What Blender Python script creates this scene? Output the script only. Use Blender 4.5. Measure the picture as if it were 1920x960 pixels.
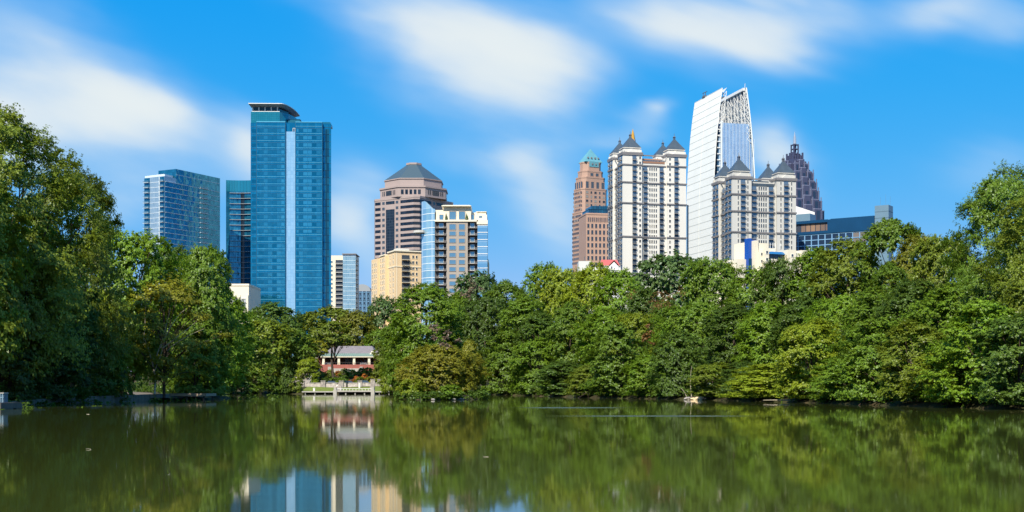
import bpy, math, random
import numpy as np
from mathutils import Vector

# ------------------------------------------------------------------ clearing, camera, sky, sun, exposure
for _o in list(bpy.data.objects):
    bpy.data.objects.remove(_o)
SC = bpy.context.scene
COL = SC.collection
R = math.radians
F = 2400.0            # focal length in photo pixels (photo is 1920 wide)
CAMZ = 1.8            # eye height over the water
HOR = 725.0           # photo row of the horizon

cam_d = bpy.data.cameras.new("camera")
cam = bpy.data.objects.new("camera", cam_d)
COL.objects.link(cam)
cam.location = (0, 0, CAMZ)
cam.rotation_euler = (R(90), 0, 0)
cam_d.sensor_width = 36.0
cam_d.lens = 36.0 * F / 1920.0
cam_d.shift_y = (HOR - 480.0) / 1920.0
cam_d.clip_start = 0.1
cam_d.clip_end = 20000.0
SC.camera = cam

SUN_EL, SUN_AZ = 45.0, 204.0      # degrees; azimuth clockwise from +Y (behind the camera, to the left)
SUN_STRENGTH, SKY_STRENGTH = 5.0, 0.12
sun_dir = Vector((math.sin(R(SUN_AZ)) * math.cos(R(SUN_EL)), math.cos(R(SUN_AZ)) * math.cos(R(SUN_EL)), math.sin(R(SUN_EL))))
sun_d = bpy.data.lights.new("sun", 'SUN')
sun_d.energy = SUN_STRENGTH
sun_d.angle = R(0.5)
sun_d.color = (1.0, 0.93, 0.80)
sun = bpy.data.objects.new("sun", sun_d)
COL.objects.link(sun)
sun.location = (-200, -300, 300)
sun.rotation_euler = (-sun_dir).to_track_quat('-Z', 'Y').to_euler()

SC.view_settings.view_transform = 'Standard'
SC.view_settings.look = 'None'
SC.view_settings.exposure = 0.45
SC.view_settings.gamma = 1.0
SC.view_settings.use_curve_mapping = False
SC.render.engine = 'CYCLES'
SC.cycles.max_bounces = 6
SC.cycles.diffuse_bounces = 3
SC.cycles.glossy_bounces = 3
SC.cycles.transmission_bounces = 3
SC.cycles.caustics_reflective = False
SC.cycles.caustics_refractive = False

W = bpy.data.worlds.new("World")
SC.world = W
W.use_nodes = True
def build_world():
    nt = W.node_tree
    N, L = nt.nodes, nt.links
    N.clear()
    out = N.new('ShaderNodeOutputWorld')
    def M(op, a, b=None, c=None, clamp=False):
        n = N.new('ShaderNodeMath'); n.operation = op; n.use_clamp = clamp
        for i, v in enumerate((a, b, c)):
            if v is None: continue
            if isinstance(v, (int, float)): n.inputs[i].default_value = v
            else: L.new(v, n.inputs[i])
        return n.outputs[0]
    def ramp(v, lo, hi):
        n = N.new('ShaderNodeMapRange'); n.interpolation_type = 'SMOOTHERSTEP'
        L.new(v, n.inputs[0]); n.inputs[1].default_value = lo; n.inputs[2].default_value = hi
        return n.outputs[0]
    sky = N.new('ShaderNodeTexSky')
    sky.sky_type = 'NISHITA'
    sky.sun_disc = False
    sky.sun_elevation = R(SUN_EL)
    sky.sun_rotation = R(SUN_AZ)
    sky.altitude = 300
    sky.air_density = 1.0
    sky.dust_density = 0.35
    sky.ozone_density = 3.0
    hs = N.new('ShaderNodeHueSaturation')
    hs.inputs['Saturation'].default_value = SKY_SAT
    hs.inputs['Value'].default_value = SKY_VAL
    hs.inputs['Hue'].default_value = SKY_HUE
    gm = N.new('ShaderNodeGamma'); gm.inputs[1].default_value = SKY_GAMMA
    L.new(sky.outputs[0], gm.inputs[0]); L.new(gm.outputs[0], hs.inputs['Color'])
    bg_sky = N.new('ShaderNodeBackground')
    bg_sky.inputs[1].default_value = SKY_STRENGTH
    # richer azure with a gentler fall to the horizon, as a polarised lens sees it
    sc_ = N.new('ShaderNodeSeparateColor'); cc_ = N.new('ShaderNodeCombineColor')
    L.new(hs.outputs[0], sc_.inputs[0])
    for i, (k, e) in enumerate(SKY_RGB): L.new(M('MULTIPLY', M('POWER', M('MAXIMUM', sc_.outputs[i], 0.0), e), k), cc_.inputs[i])
    L.new(cc_.outputs[0], bg_sky.inputs[0])
    # clouds live in the sky's own directions: azimuth slope u and height slope v
    tc = N.new('ShaderNodeTexCoord')
    sp = N.new('ShaderNodeSeparateXYZ')
    L.new(tc.outputs['Generated'], sp.inputs[0])
    x, y, z = sp.outputs
    ys = M('MAXIMUM', y, 0.2)
    u, v = M('DIVIDE', x, ys), M('DIVIDE', z, ys)
    # wind-drawn noise, stretched from upper left to lower right
    ca, sa = math.cos(R(-16)), math.sin(R(-16))
    s_ = M('ADD', M('MULTIPLY', u, ca), M('MULTIPLY', v, sa))
    t_ = M('ADD', M('MULTIPLY', u, -sa), M('MULTIPLY', v, ca))
    def noise(ks, kt, off, detail, rough=0.5):
        cx = N.new('ShaderNodeCombineXYZ')
        L.new(M('ADD', M('MULTIPLY', s_, ks), off), cx.inputs[0]); L.new(M('MULTIPLY', t_, kt), cx.inputs[1]); cx.inputs[2].default_value = off
        n = N.new('ShaderNodeTexNoise'); n.inputs['Scale'].default_value = 1.0
        n.inputs['Detail'].default_value = detail; n.inputs['Roughness'].default_value = rough
        L.new(cx.outputs[0], n.inputs['Vector'])
        return n.outputs[0]
    n1 = noise(7, 13, 3.1, 3.0)
    n2 = noise(5, 24, 8.7, 2.5)
    du = M('MULTIPLY', M('SUBTRACT', n1, 0.5), 0.10)
    dv = M('MULTIPLY', M('SUBTRACT', n2, 0.5), 0.055)
    uu, vv = M('ADD', u, du), M('ADD', v, dv)
    total = None
    for (px, py, a, b, rot, w) in CLOUDS:
        u0, v0 = (px - 960) / F, (HOR - py) / F
        c, s = math.cos(R(rot)), math.sin(R(rot))
        dx, dy = M('SUBTRACT', uu, u0), M('SUBTRACT', vv, v0)
        p = M('MULTIPLY', M('ADD', M('MULTIPLY', dx, c), M('MULTIPLY', dy, s)), F / a)
        q = M('MULTIPLY', M('SUBTRACT', M('MULTIPLY', dy, c), M('MULTIPLY', dx, s)), F / b)
        r2 = M('ADD', M('MULTIPLY', p, p), M('MULTIPLY', q, q))
        g = M('MULTIPLY', M('POWER', 2.718, M('MULTIPLY', r2, -1.0)), w)
        total = g if total is None else M('ADD', total, g)
    front = ramp(y, 0.25, 0.5)
    # the rest of the sky, out of the photograph, gets a broken cover of the same kind
    nr = N.new('ShaderNodeTexNoise'); nr.inputs['Scale'].default_value = 2.6; nr.inputs['Detail'].default_value = 4
    L.new(tc.outputs['Generated'], nr.inputs['Vector'])
    rest = M('MULTIPLY', ramp(nr.outputs[0], 0.46, 0.72), 0.85)
    total = M('ADD', M('MULTIPLY', total, front), M('MULTIPLY', rest, M('SUBTRACT', 1.0, front)))
    n3 = noise(10, 30, 5.3, 6.0, 0.55)
    n4 = noise(4.5, 9, 1.7, 4.0, 0.5)
    fray = M('ADD', M('MULTIPLY', M('SUBTRACT', n3, 0.5), 0.5), M('MULTIPLY', M('SUBTRACT', n4, 0.5), 1.1))
    total = M('ADD', total, M('MULTIPLY', fray, M('MINIMUM', M('MULTIPLY', total, 1.6), 1.0)))
    total = M('MAXIMUM', total, 0.0)
    alpha = M('MULTIPLY', M('SUBTRACT', 1.0, M('POWER', 2.718, M('MULTIPLY', M('POWER', total, 1.25), -1.75))), 0.96)
    mc = N.new('ShaderNodeMix'); mc.data_type = 'RGBA'
    mc.inputs[6].default_value = (0.40, 0.54, 0.68, 1); mc.inputs[7].default_value = (0.64, 0.67, 0.65, 1)
    L.new(ramp(total, 0.1, 1.3), mc.inputs[0])
    bg_c = N.new('ShaderNodeBackground')
    L.new(mc.outputs[2], bg_c.inputs[0]); bg_c.inputs[1].default_value = 1.0
    mix = N.new('ShaderNodeMixShader')
    L.new(alpha, mix.inputs[0]); L.new(bg_sky.outputs[0], mix.inputs[1]); L.new(bg_c.outputs[0], mix.inputs[2])
    L.new(mix.outputs[0], out.inputs[0])
SKY_RGB = ((0.579, 1.117), (1.82, 0.40), (4.8, 0.10))
SKY_SAT, SKY_VAL, SKY_HUE, SKY_GAMMA = 1.75, 1.12, 0.502, 0.75
# clouds: photo column, photo row, half length, half width, tilt (degrees, up to the right), weight
CLOUDS = [
    (-60, 200, 290, 90, -12, 1.2), (225, 200, 140, 66, -28, 1.0), (100, 100, 190, 60, -30, 0.3), (-20, 10, 150, 60, -30, 0.2),
    (900, 112, 150, 92, -20, 1.15), (780, 15, 190, 55, -20, 0.75), (1010, 140, 110, 75, -20, 0.45),
    (1375, 45, 190, 60, 0, 0.95), (1250, 10, 160, 55, -5, 0.5), (1480, 75, 90, 36, 0, 0.35), (1745, 25, 120, 42, 8, 0.65), (1890, 60, 80, 45, 0, 0.35),
    (1015, 375, 130, 68, -34, 0.85), (985, 290, 150, 50, 5, 0.55), (450, 290, 55, 65, 35, 0.8), (250, 372, 90, 48, 5, 0.6),
    (655, 400, 70, 65, -60, 0.85), (690, 500, 60, 60, 0, 0.35), (1440, 300, 45, 75, 25, 0.85), (1242, 215, 28, 24, 0, 0.55),
    (1185, 250, 60, 25, 0, 0.35), (1850, 310, 110, 45, 0, 0.28),
]
build_world()

# ------------------------------------------------------------------ helpers
def X(px, D): return (px - 960.0) / F * D
def Z(py, D): return CAMZ + (HOR - py) / F * D

def tag(o, label=None, cat=None, group=None, kind=None):
    if label: o['label'] = label
    if cat: o['category'] = cat
    if group: o['group'] = group
    if kind: o['kind'] = kind
    return o
def empty(name, loc, rz=0.0):
    o = bpy.data.objects.new(name, None)
    COL.objects.link(o)
    o.location = loc; o.rotation_euler = (0, 0, rz)
    o.empty_display_size = 0.5
    return o

class MB:
    """Collects boxes, prisms, tubes and quads; build() links them as ONE mesh object."""
    def __init__(s): s.v = []; s.f = []; s.m = []
    def face(s, pts, m=0):
        n = len(s.v); s.v += [tuple(p) for p in pts]; s.f.append(tuple(range(n, n + len(pts)))); s.m.append(m)
    def box(s, x0, x1, y0, y1, z0, z1, m=0):
        n = len(s.v)
        s.v += [(x0,y0,z0),(x1,y0,z0),(x1,y1,z0),(x0,y1,z0),(x0,y0,z1),(x1,y0,z1),(x1,y1,z1),(x0,y1,z1)]
        for q in ((3,2,1,0),(4,5,6,7),(0,1,5,4),(1,2,6,5),(2,3,7,6),(3,0,4,7)):
            s.f.append(tuple(n + i for i in q)); s.m.append(m)
    def prism(s, poly, z0, z1, m=0, top=None):
        s.loft(poly, z0, poly, z1, m, top)
    def loft(s, p0, z0, p1, z1, m=0, top=None):
        n, k = len(s.v), len(p0)
        s.v += [(a, b, z0) for a, b in p0] + [(a, b, z1) for a, b in p1]
        for i in range(k):
            j = (i + 1) % k
            s.f.append((n+i, n+j, n+k+j, n+k+i)); s.m.append(m)
        s.f.append(tuple(n + k + i for i in range(k))); s.m.append(m if top is None else top)
        s.f.append(tuple(n + i for i in reversed(range(k)))); s.m.append(m)
    def cone(s, poly, z0, apex, m=0):
        n, k = len(s.v), len(poly)
        s.v += [(a, b, z0) for a, b in poly] + [tuple(apex)]
        for i in range(k):
            s.f.append((n+i, n+(i+1) % k, n+k)); s.m.append(m)
    def tube(s, p, q, r0, r1=None, k=5, m=0):
        r1 = r0 if r1 is None else r1
        p, q = Vector(p), Vector(q)
        d = (q - p)
        if d.length < 1e-6: return
        d.normalize()
        a = d.orthogonal().normalized(); b = d.cross(a)
        n = len(s.v)
        for c, r in ((p, r0), (q, r1)):
            for i in range(k):
                t = 2 * math.pi * i / k
                s.v.append(tuple(c + a * (math.cos(t) * r) + b * (math.sin(t) * r)))
        for i in range(k):
            j = (i + 1) % k
            s.f.append((n+i, n+j, n+k+j, n+k+i)); s.m.append(m)
        s.f.append(tuple(n+k+i for i in range(k))); s.m.append(m)
    def mesh(s, name, mats):
        me = bpy.data.meshes.new(name)
        me.from_pydata(s.v, [], s.f)
        for m in mats: me.materials.append(m)
        if len(mats) > 1: me.polygons.foreach_set('material_index', s.m)
        me.update()
        return me
    def build(s, name, mats, parent=None):
        if not isinstance(mats, (list, tuple)): mats = [mats]
        o = bpy.data.objects.new(name, s.mesh(name, mats))
        COL.objects.link(o)
        if parent is not None: o.parent = parent
        return o

def rect(x0, x1, y0, y1): return [(x0, y0), (x1, y0), (x1, y1), (x0, y1)]
def ngon(cx, cy, r, k, ph=0.0): return [(cx + r*math.cos(ph + 2*math.pi*i/k), cy + r*math.sin(ph + 2*math.pi*i/k)) for i in range(k)]
def octagon(cx, cy, hx, hy, c):
    return [(cx-hx+c, cy-hy), (cx+hx-c, cy-hy), (cx+hx, cy-hy+c), (cx+hx, cy+hy-c), (cx+hx-c, cy+hy), (cx-hx+c, cy+hy), (cx-hx, cy+hy-c), (cx-hx, cy-hy+c)]

# ------------------------------------------------------------------ materials
def mat(name, col, rough=0.7, metal=0.0, spec=0.5, var=0.0, scale=1.0, bump=0.0, streak=False):
    m = bpy.data.materials.new(name); m.use_nodes = True
    nt = m.node_tree; p = nt.nodes['Principled BSDF']
    p.inputs['Base Color'].default_value = (*col, 1)
    p.inputs['Roughness'].default_value = rough
    p.inputs['Metallic'].default_value = metal
    p.inputs['Specular IOR Level'].default_value = spec
    if var or bump:
        tc = nt.nodes.new('ShaderNodeTexCoord')
        n = nt.nodes.new('ShaderNodeTexNoise')
        n.inputs['Scale'].default_value = scale; n.inputs['Detail'].default_value = 6
        src = tc.outputs['Object']
        if streak:
            mp = nt.nodes.new('ShaderNodeMapping'); mp.inputs['Scale'].default_value = (1, 1, 0.12)
            nt.links.new(src, mp.inputs[0]); src = mp.outputs[0]
        nt.links.new(src, n.inputs['Vector'])
        if var:
            r = nt.nodes.new('ShaderNodeMapRange')
            r.inputs[1].default_value = 0.25; r.inputs[2].default_value = 0.75
            r.inputs[3].default_value = 1 - var; r.inputs[4].default_value = 1 + var
            nt.links.new(n.outputs[0], r.inputs[0])
            mx = nt.nodes.new('ShaderNodeVectorMath'); mx.operation = 'SCALE'
            mx.inputs[0].default_value = col
            nt.links.new(r.outputs[0], mx.inputs['Scale'])
            nt.links.new(mx.outputs[0], p.inputs['Base Color'])
        if bump:
            b = nt.nodes.new('ShaderNodeBump'); b.inputs['Strength'].default_value = bump
            nt.links.new(n.outputs[0], b.inputs['Height']); nt.links.new(b.outputs[0], p.inputs['Normal'])
    return m

def panes(name, c1, c2, mortar, w, h, ms=0.08, rough=0.08, metal=0.55, wob=0.25):
    """Glass wall: panes of slightly different tint in a thin grid, each pane set a hair out of true."""
    m = bpy.data.materials.new(name); m.use_nodes = True
    nt = m.node_tree; N, L = nt.nodes, nt.links
    p = N['Principled BSDF']
    tc = N.new('ShaderNodeTexCoord'); s = N.new('ShaderNodeSeparateXYZ'); L.new(tc.outputs['Object'], s.inputs[0])
    ad = N.new('ShaderNodeMath'); ad.operation = 'ADD'; L.new(s.outputs[0], ad.inputs[0]); L.new(s.outputs[1], ad.inputs[1])
    cx = N.new('ShaderNodeCombineXYZ'); L.new(ad.outputs[0], cx.inputs[0]); L.new(s.outputs[2], cx.inputs[1])
    br = N.new('ShaderNodeTexBrick'); br.offset = 0.0; br.squash = 1.0
    br.inputs['Scale'].default_value = 1.0
    br.inputs['Brick Width'].default_value = w; br.inputs['Row Height'].default_value = h
    br.inputs['Mortar Size'].default_value = ms; br.inputs['Mortar Smooth'].default_value = 0.2
    br.inputs['Bias'].default_value = -0.1
    br.inputs['Color1'].default_value = (*c1, 1); br.inputs['Color2'].default_value = (*c2, 1); br.inputs['Mortar'].default_value = (*mortar, 1)
    L.new(cx.outputs[0], br.inputs['Vector'])
    L.new(br.outputs['Color'], p.inputs['Base Color'])
    p.inputs['Roughness'].default_value = rough; p.inputs['Metallic'].default_value = metal
    if wob:
        n = N.new('ShaderNodeTexNoise'); n.inputs['Scale'].default_value = 0.22; n.inputs['Detail'].default_value = 2
        L.new(tc.outputs['Object'], n.inputs['Vector'])
        b = N.new('ShaderNodeBump'); b.inputs['Strength'].default_value = wob; b.inputs['Distance'].default_value = 0.5
        L.new(n.outputs[0], b.inputs['Height']); L.new(b.outputs[0], p.inputs['Normal'])
    return m

# ------------------------------------------------------------------ the lake, its banks and the ground
LAKE = [(-47, 92), (-45.4, 117), (-49, 138), (-47.5, 160), (-46.8, 174), (-42.6, 179), (-44, 200), (-60, 235), (-74, 280), (-77, 306), (-66, 318), (-54, 314), (-52, 310.4),
        (-28, 310.4), (-16, 308), (-8, 300), (-2.8, 272), (4.1, 245), (12, 206), (19, 190), (25.8, 172), (32.4, 144), (36, 117), (37.8, 108), (40.5, 98), (46, 70), (53, 30), (50, -25), (-50, -25), (-54, 40)]
def lake_dist(px, py):
    """Signed distance to the shore, metres, positive on land."""
    px, py = np.asarray(px, float), np.asarray(py, float)
    best = np.full(px.shape, 1e18); inside = np.zeros(px.shape, bool)
    n = len(LAKE)
    for i in range(n):
        (x0, y0), (x1, y1) = LAKE[i], LAKE[(i + 1) % n]
        dx, dy = x1 - x0, y1 - y0
        t = np.clip(((px - x0) * dx + (py - y0) * dy) / (dx * dx + dy * dy), 0, 1)
        best = np.minimum(best, (px - x0 - t * dx) ** 2 + (py - y0 - t * dy) ** 2)
        hit = ((y0 > py) != (y1 > py))
        xc = x0 + (py - y0) * dx / (dy if dy else 1e-9)
        inside ^= hit & (px < xc)
    d = np.sqrt(best)
    return np.where(inside, -d, d)
def sstep(a, b, t):
    t = np.clip((t - a) / (b - a), 0, 1); return t * t * (3 - 2 * t)
ISLE = (-10.2, 190.0, 6.4, 19.0)
def ground(px, py):
    px, py = np.asarray(px, float), np.asarray(py, float)
    d = lake_dist(px, py)
    h = -1.6 + 2.0 * sstep(-3.0, 0.9, d)
    dd = np.maximum(d, 0)
    h = h + 0.025 * np.minimum(dd, 30) + 4.9 * sstep(26, 56, dd) + 0.0035 * np.clip(dd - 56, 0, 900)
    h = h + np.where(d > 1, 0.18 * np.sin(px * 0.31 + 1.3 * np.sin(py * 0.17)) * np.sin(py * 0.23 + 0.7) * sstep(1, 8, d), 0)
    h = h + 0.85 * sstep(311, 331, py) * (1 - sstep(348, 362, py)) * sstep(-64, -55, px) * (1 - sstep(-25, -19, px))
    e = 1 - np.sqrt(((px - ISLE[0]) / ISLE[2]) ** 2 + ((py - ISLE[1]) / ISLE[3]) ** 2)
    return np.maximum(h, -1.6 + 2.15 * sstep(-0.4, 0.35, e))
def gz(x, y): return float(ground(np.array([x]), np.array([y]))[0])

def grid_mesh(name, xs, ys, fz, mats, off=0.0):
    gx, gy = np.meshgrid(xs, ys)
    z = fz(gx, gy) + off
    v = np.stack([gx.ravel(), gy.ravel(), z.ravel()], 1)
    nx, ny = len(xs), len(ys)
    i = np.arange(ny - 1)[:, None] * nx + np.arange(nx - 1)[None, :]
    f = np.stack([i, i + 1, i + nx + 1, i + nx], -1).reshape(-1, 4)
    me = bpy.data.meshes.new(name)
    me.from_pydata(v.tolist(), [], f.tolist())
    for m in mats: me.materials.append(m)
    me.polygons.foreach_set('use_smooth', np.ones(len(f), bool))
    o = bpy.data.objects.new(name, me); COL.objects.link(o)
    return o

def ground_mat():
    m = bpy.data.materials.new("ground"); m.use_nodes = True
    nt = m.node_tree; N, L = nt.nodes, nt.links; p = N['Principled BSDF']
    tc = N.new('ShaderNodeTexCoord')
    n = N.new('ShaderNodeTexNoise'); n.inputs['Scale'].default_value = 0.35; n.inputs['Detail'].default_value = 8
    L.new(tc.outputs['Object'], n.inputs['Vector'])
    r = N.new('ShaderNodeValToRGB'); e = r.color_ramp.elements
    e[0].position = 0.3; e[0].color = (0.035, 0.026, 0.016, 1)
    e[1].position = 0.7; e[1].color = (0.10, 0.065, 0.038, 1)
    k = e.new(0.5); k.color = (0.05, 0.05, 0.02, 1)
    L.new(n.outputs[0], r.inputs[0]); L.new(r.outputs[0], p.inputs['Base Color'])
    p.inputs['Roughness'].default_value = 0.95; p.inputs['Specular IOR Level'].default_value = 0.1
    b = N.new('ShaderNodeBump'); b.inputs['Strength'].default_value = 0.6; b.inputs['Distance'].default_value = 0.3
    L.new(n.outputs[0], b.inputs['Height']); L.new(b.outputs[0], p.inputs['Normal'])
    return m
def far_axis(lo, hi, step, far):
    a = np.arange(lo, hi + 0.1, step)
    s, out = step, []
    x = hi
    while x < far:
        s *= 1.35; x += s; out.append(x)
    s, out2 = step, []
    x = lo
    while x > -far:
        s *= 1.35; x -= s; out2.append(x)
    return np.array(out2[::-1] + list(a) + out)
tag(grid_mesh("ground", far_axis(-110, 110, 1.6, 9000), far_axis(-40, 400, 1.8, 9000), ground, [ground_mat()]), kind='structure')

def water_mat():
    m = bpy.data.materials.new("water"); m.use_nodes = True
    nt = m.node_tree; N, L = nt.nodes, nt.links; p = N['Principled BSDF']
    p.inputs['Base Color'].default_value = (0.044, 0.054, 0.010, 1)
    p.inputs['IOR'].default_value = 1.333
    tc = N.new('ShaderNodeTexCoord')
    n = N.new('ShaderNodeTexNoise'); n.inputs['Scale'].default_value = 0.05; n.inputs['Detail'].default_value = 3
    L.new(tc.outputs['Object'], n.inputs['Vector'])
    r = N.new('ShaderNodeMapRange'); r.inputs[1].default_value = 0.3; r.inputs[2].default_value = 0.7
    r.inputs[3].default_value = WATER_R0; r.inputs[4].default_value = WATER_R1
    L.new(n.outputs[0], r.inputs[0])
    rough = r.outputs[0]
    # two bands of breeze-ruffled water far out (centre x, centre y, half length, half width)
    s = N.new('ShaderNodeSeparateXYZ'); L.new(tc.outputs['Object'], s.inputs[0])
    def math_(op, a, b):
        k = N.new('ShaderNodeMath'); k.operation = op
        for i, t in enumerate((a, b)):
            if isinstance(t, (int, float)): k.inputs[i].default_value = t
            else: L.new(t, k.inputs[i])
        return k.outputs[0]
    tot = None
    for (cx, cy, a, b) in ((5.2, 109.5, 3.2, 2.2), (9.0, 78.5, 4.2, 1.2)):
        u = math_('DIVIDE', math_('SUBTRACT', s.outputs[0], cx), a); v = math_('DIVIDE', math_('SUBTRACT', s.outputs[1], cy), b)
        q = math_('ADD', math_('MULTIPLY', u, u), math_('MULTIPLY', v, v))
        g = math_('POWER', 2.718, math_('MULTIPLY', q, -1.0))
        tot = g if tot is None else math_('ADD', tot, g)
    ru = math_('MULTIPLY', tot, 0.62)
    L.new(math_('ADD', rough, ru), p.inputs['Roughness'])
    w = N.new('ShaderNodeTexNoise'); w.inputs['Scale'].default_value = 0.35; w.inputs['Detail'].default_value = 3
    L.new(tc.outputs['Object'], w.inputs['Vector'])
    b = N.new('ShaderNodeBump'); b.inputs['Strength'].default_value = 0.03; b.inputs['Distance'].default_value = 0.05
    L.new(w.outputs[0], b.inputs['Height']); L.new(b.outputs[0], p.inputs['Normal'])
    return m
WATER_R0, WATER_R1 = 0.028, 0.052
wb = MB(); wb.face([(-95, -30, 0), (75, -30, 0), (75, 335, 0), (-95, 335, 0)])
tag(wb.build("water", water_mat()), kind='structure')

M_GRASS = mat("lawn grass", (0.16, 0.19, 0.035), 0.9, spec=0.1, var=0.3, scale=1.2, bump=0.3)
M_PATH = mat("path dust", (0.17, 0.14, 0.11), 0.95, spec=0.1, var=0.3, scale=0.8, bump=0.3)
tag(grid_mesh("lawn", np.linspace(-52.5, -26.5, 40), np.linspace(311.6, 329, 20), ground, [M_GRASS], 0.06), kind='structure')
# gravel path climbing between the trees of the near bank
def path_strip():
    pts = [(-46.6, 165.5, 4.6), (-48.5, 169, 4.2), (-51, 176, 3.4), (-55, 187, 3.2), (-60, 201, 3.0), (-67, 216, 3.0)]
    v, f = [], []
    fine = []
    for (a, b) in zip(pts[:-1], pts[1:]):
        for t in np.linspace(0, 1, 8, endpoint=False): fine.append([a[i] + (b[i] - a[i]) * t for i in range(3)])
    fine.append(list(pts[-1]))
    for i, (x, y, w) in enumerate(fine):
        for k in range(7):
            xx = x + (k / 6 - 0.5) * w * 2
            v.append((xx, y, max(gz(xx, y), 0.3) + 0.05))
    for i in range(len(fine) - 1):
        for k in range(6):
            a = i * 7 + k; f.append((a, a + 1, a + 8, a + 7))
    me = bpy.data.meshes.new("path"); me.from_pydata(v, [], f); me.materials.append(M_PATH)
    o = bpy.data.objects.new("path", me); COL.objects.link(o); tag(o, kind='structure')
path_strip()

# ------------------------------------------------------------------ foliage
RNG = np.random.default_rng(7)
def leaf_mat(name, col, trans=0.38):
    m = bpy.data.materials.new(name); m.use_nodes = True
    nt = m.node_tree; N, L = nt.nodes, nt.links
    N.remove(N['Principled BSDF']); out = N['Material Output']
    geo = N.new('ShaderNodeNewGeometry'); oi = N.new('ShaderNodeObjectInfo')
    tc = N.new('ShaderNodeTexCoord')
    nz = N.new('ShaderNodeTexNoise'); nz.inputs['Scale'].default_value = 0.45; nz.inputs['Detail'].default_value = 2
    L.new(tc.outputs['Object'], nz.inputs['Vector'])
    hs = N.new('ShaderNodeHueSaturation'); hs.inputs['Color'].default_value = (*col, 1)
    def mr(src, lo, hi):
        r = N.new('ShaderNodeMapRange'); L.new(src, r.inputs[0]); r.inputs[3].default_value = lo; r.inputs[4].default_value = hi
        return r.outputs[0]
    # leaf to leaf, bough to bough, tree to tree
    L.new(mr(nz.outputs[0], 0.482, 0.518), hs.inputs['Hue'])
    a = N.new('ShaderNodeMath'); a.operation = 'MULTIPLY'
    L.new(mr(geo.outputs['Random Per Island'], 0.78, 1.25), a.inputs[0]); L.new(mr(oi.outputs['Random'], 0.85, 1.2), a.inputs[1])
    L.new(a.outputs[0], hs.inputs['Value'])
    d = N.new('ShaderNodeBsdfDiffuse'); t = N.new('ShaderNodeBsdfTranslucent'); g = N.new('ShaderNodeBsdfGlossy')
    g.inputs['Roughness'].default_value = 0.42; g.inputs['Color'].default_value = (0.9, 0.95, 1, 1)
    L.new(hs.outputs[0], d.inputs[0])
    hs2 = N.new('ShaderNodeHueSaturation'); hs2.inputs['Hue'].default_value = 0.485; hs2.inputs['Value'].default_value = 1.15
    L.new(hs.outputs[0], hs2.inputs['Color']); L.new(hs2.outputs[0], t.inputs[0])
    m1 = N.new('ShaderNodeMixShader'); m1.inputs[0].default_value = trans
    L.new(d.outputs[0], m1.inputs[1]); L.new(t.outputs[0], m1.inputs[2])
    m2 = N.new('ShaderNodeMixShader'); m2.inputs[0].default_value = 0.02
    L.new(m1.outputs[0], m2.inputs[1]); L.new(g.outputs[0], m2.inputs[2])
    L.new(m2.outputs[0], out.inputs[0])
    return m
LG = 1.40
TINT = {k: leaf_mat("leaves " + k, tuple(LG * c for c in v)) for k, v in {
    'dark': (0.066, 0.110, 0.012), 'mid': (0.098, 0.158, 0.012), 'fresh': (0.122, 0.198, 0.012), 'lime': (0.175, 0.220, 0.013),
    'moss': (0.140, 0.138, 0.010), 'gold': (0.205, 0.205, 0.014), 'olive': (0.122, 0.158, 0.012), 'ochre': (0.138, 0.145, 0.013), 'blue': (0.062, 0.105, 0.026),
    'grey': (0.105, 0.128, 0.040), 'rust': (0.190, 0.105, 0.030), 'dead': (0.17, 0.12, 0.08), 'flame': (0.34, 0.13, 0.02), 'deep': (0.048, 0.078, 0.011)}.items()}
M_BARK = mat("bark", (0.07, 0.052, 0.038), 0.9, spec=0.1, var=0.4, scale=3.0, bump=0.4)
M_PALEBARK = mat("pale bare wood", (0.42, 0.36, 0.26), 0.8, spec=0.2, var=0.3, scale=3.0)

def leaves_mesh(name, P, Nn, size, rng):
    """P: leaf points, Nn: leaf normals; each leaf a small folded blade."""
    n = len(P)
    Nn = Nn / (np.linalg.norm(Nn, axis=1, keepdims=True) + 1e-9)
    a = rng.normal(size=(n, 3)); a -= (a * Nn).sum(1, keepdims=True) * Nn
    a /= np.linalg.norm(a, axis=1, keepdims=True) + 1e-9
    b = np.cross(Nn, a)
    ln = (size * rng.uniform(0.65, 1.35, n))[:, None]; wd = ln * rng.uniform(0.5, 0.75, n)[:, None]
    V = np.empty((n, 4, 3))
    V[:, 0] = P - a * ln * 0.5
    V[:, 1] = P + b * wd * 0.5 + Nn * ln * 0.08 + a * ln * 0.05
    V[:, 2] = P + a * ln * 0.5 - Nn * ln * 0.10
    V[:, 3] = P - b * wd * 0.5 + Nn * ln * 0.08 + a * ln * 0.05
    me = bpy.data.meshes.new(name)
    me.vertices.add(4 * n); me.loops.add(4 * n); me.polygons.add(n)
    me.vertices.foreach_set('co', V.ravel().astype(np.float32))
    me.loops.foreach_set('vertex_index', np.arange(4 * n, dtype=np.int32))
    me.polygons.foreach_set('loop_start', np.arange(0, 4 * n, 4, dtype=np.int32))
    me.polygons.foreach_set('loop_total', np.full(n, 4, np.int32))
    me.update(calc_edges=True)
    return me

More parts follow.
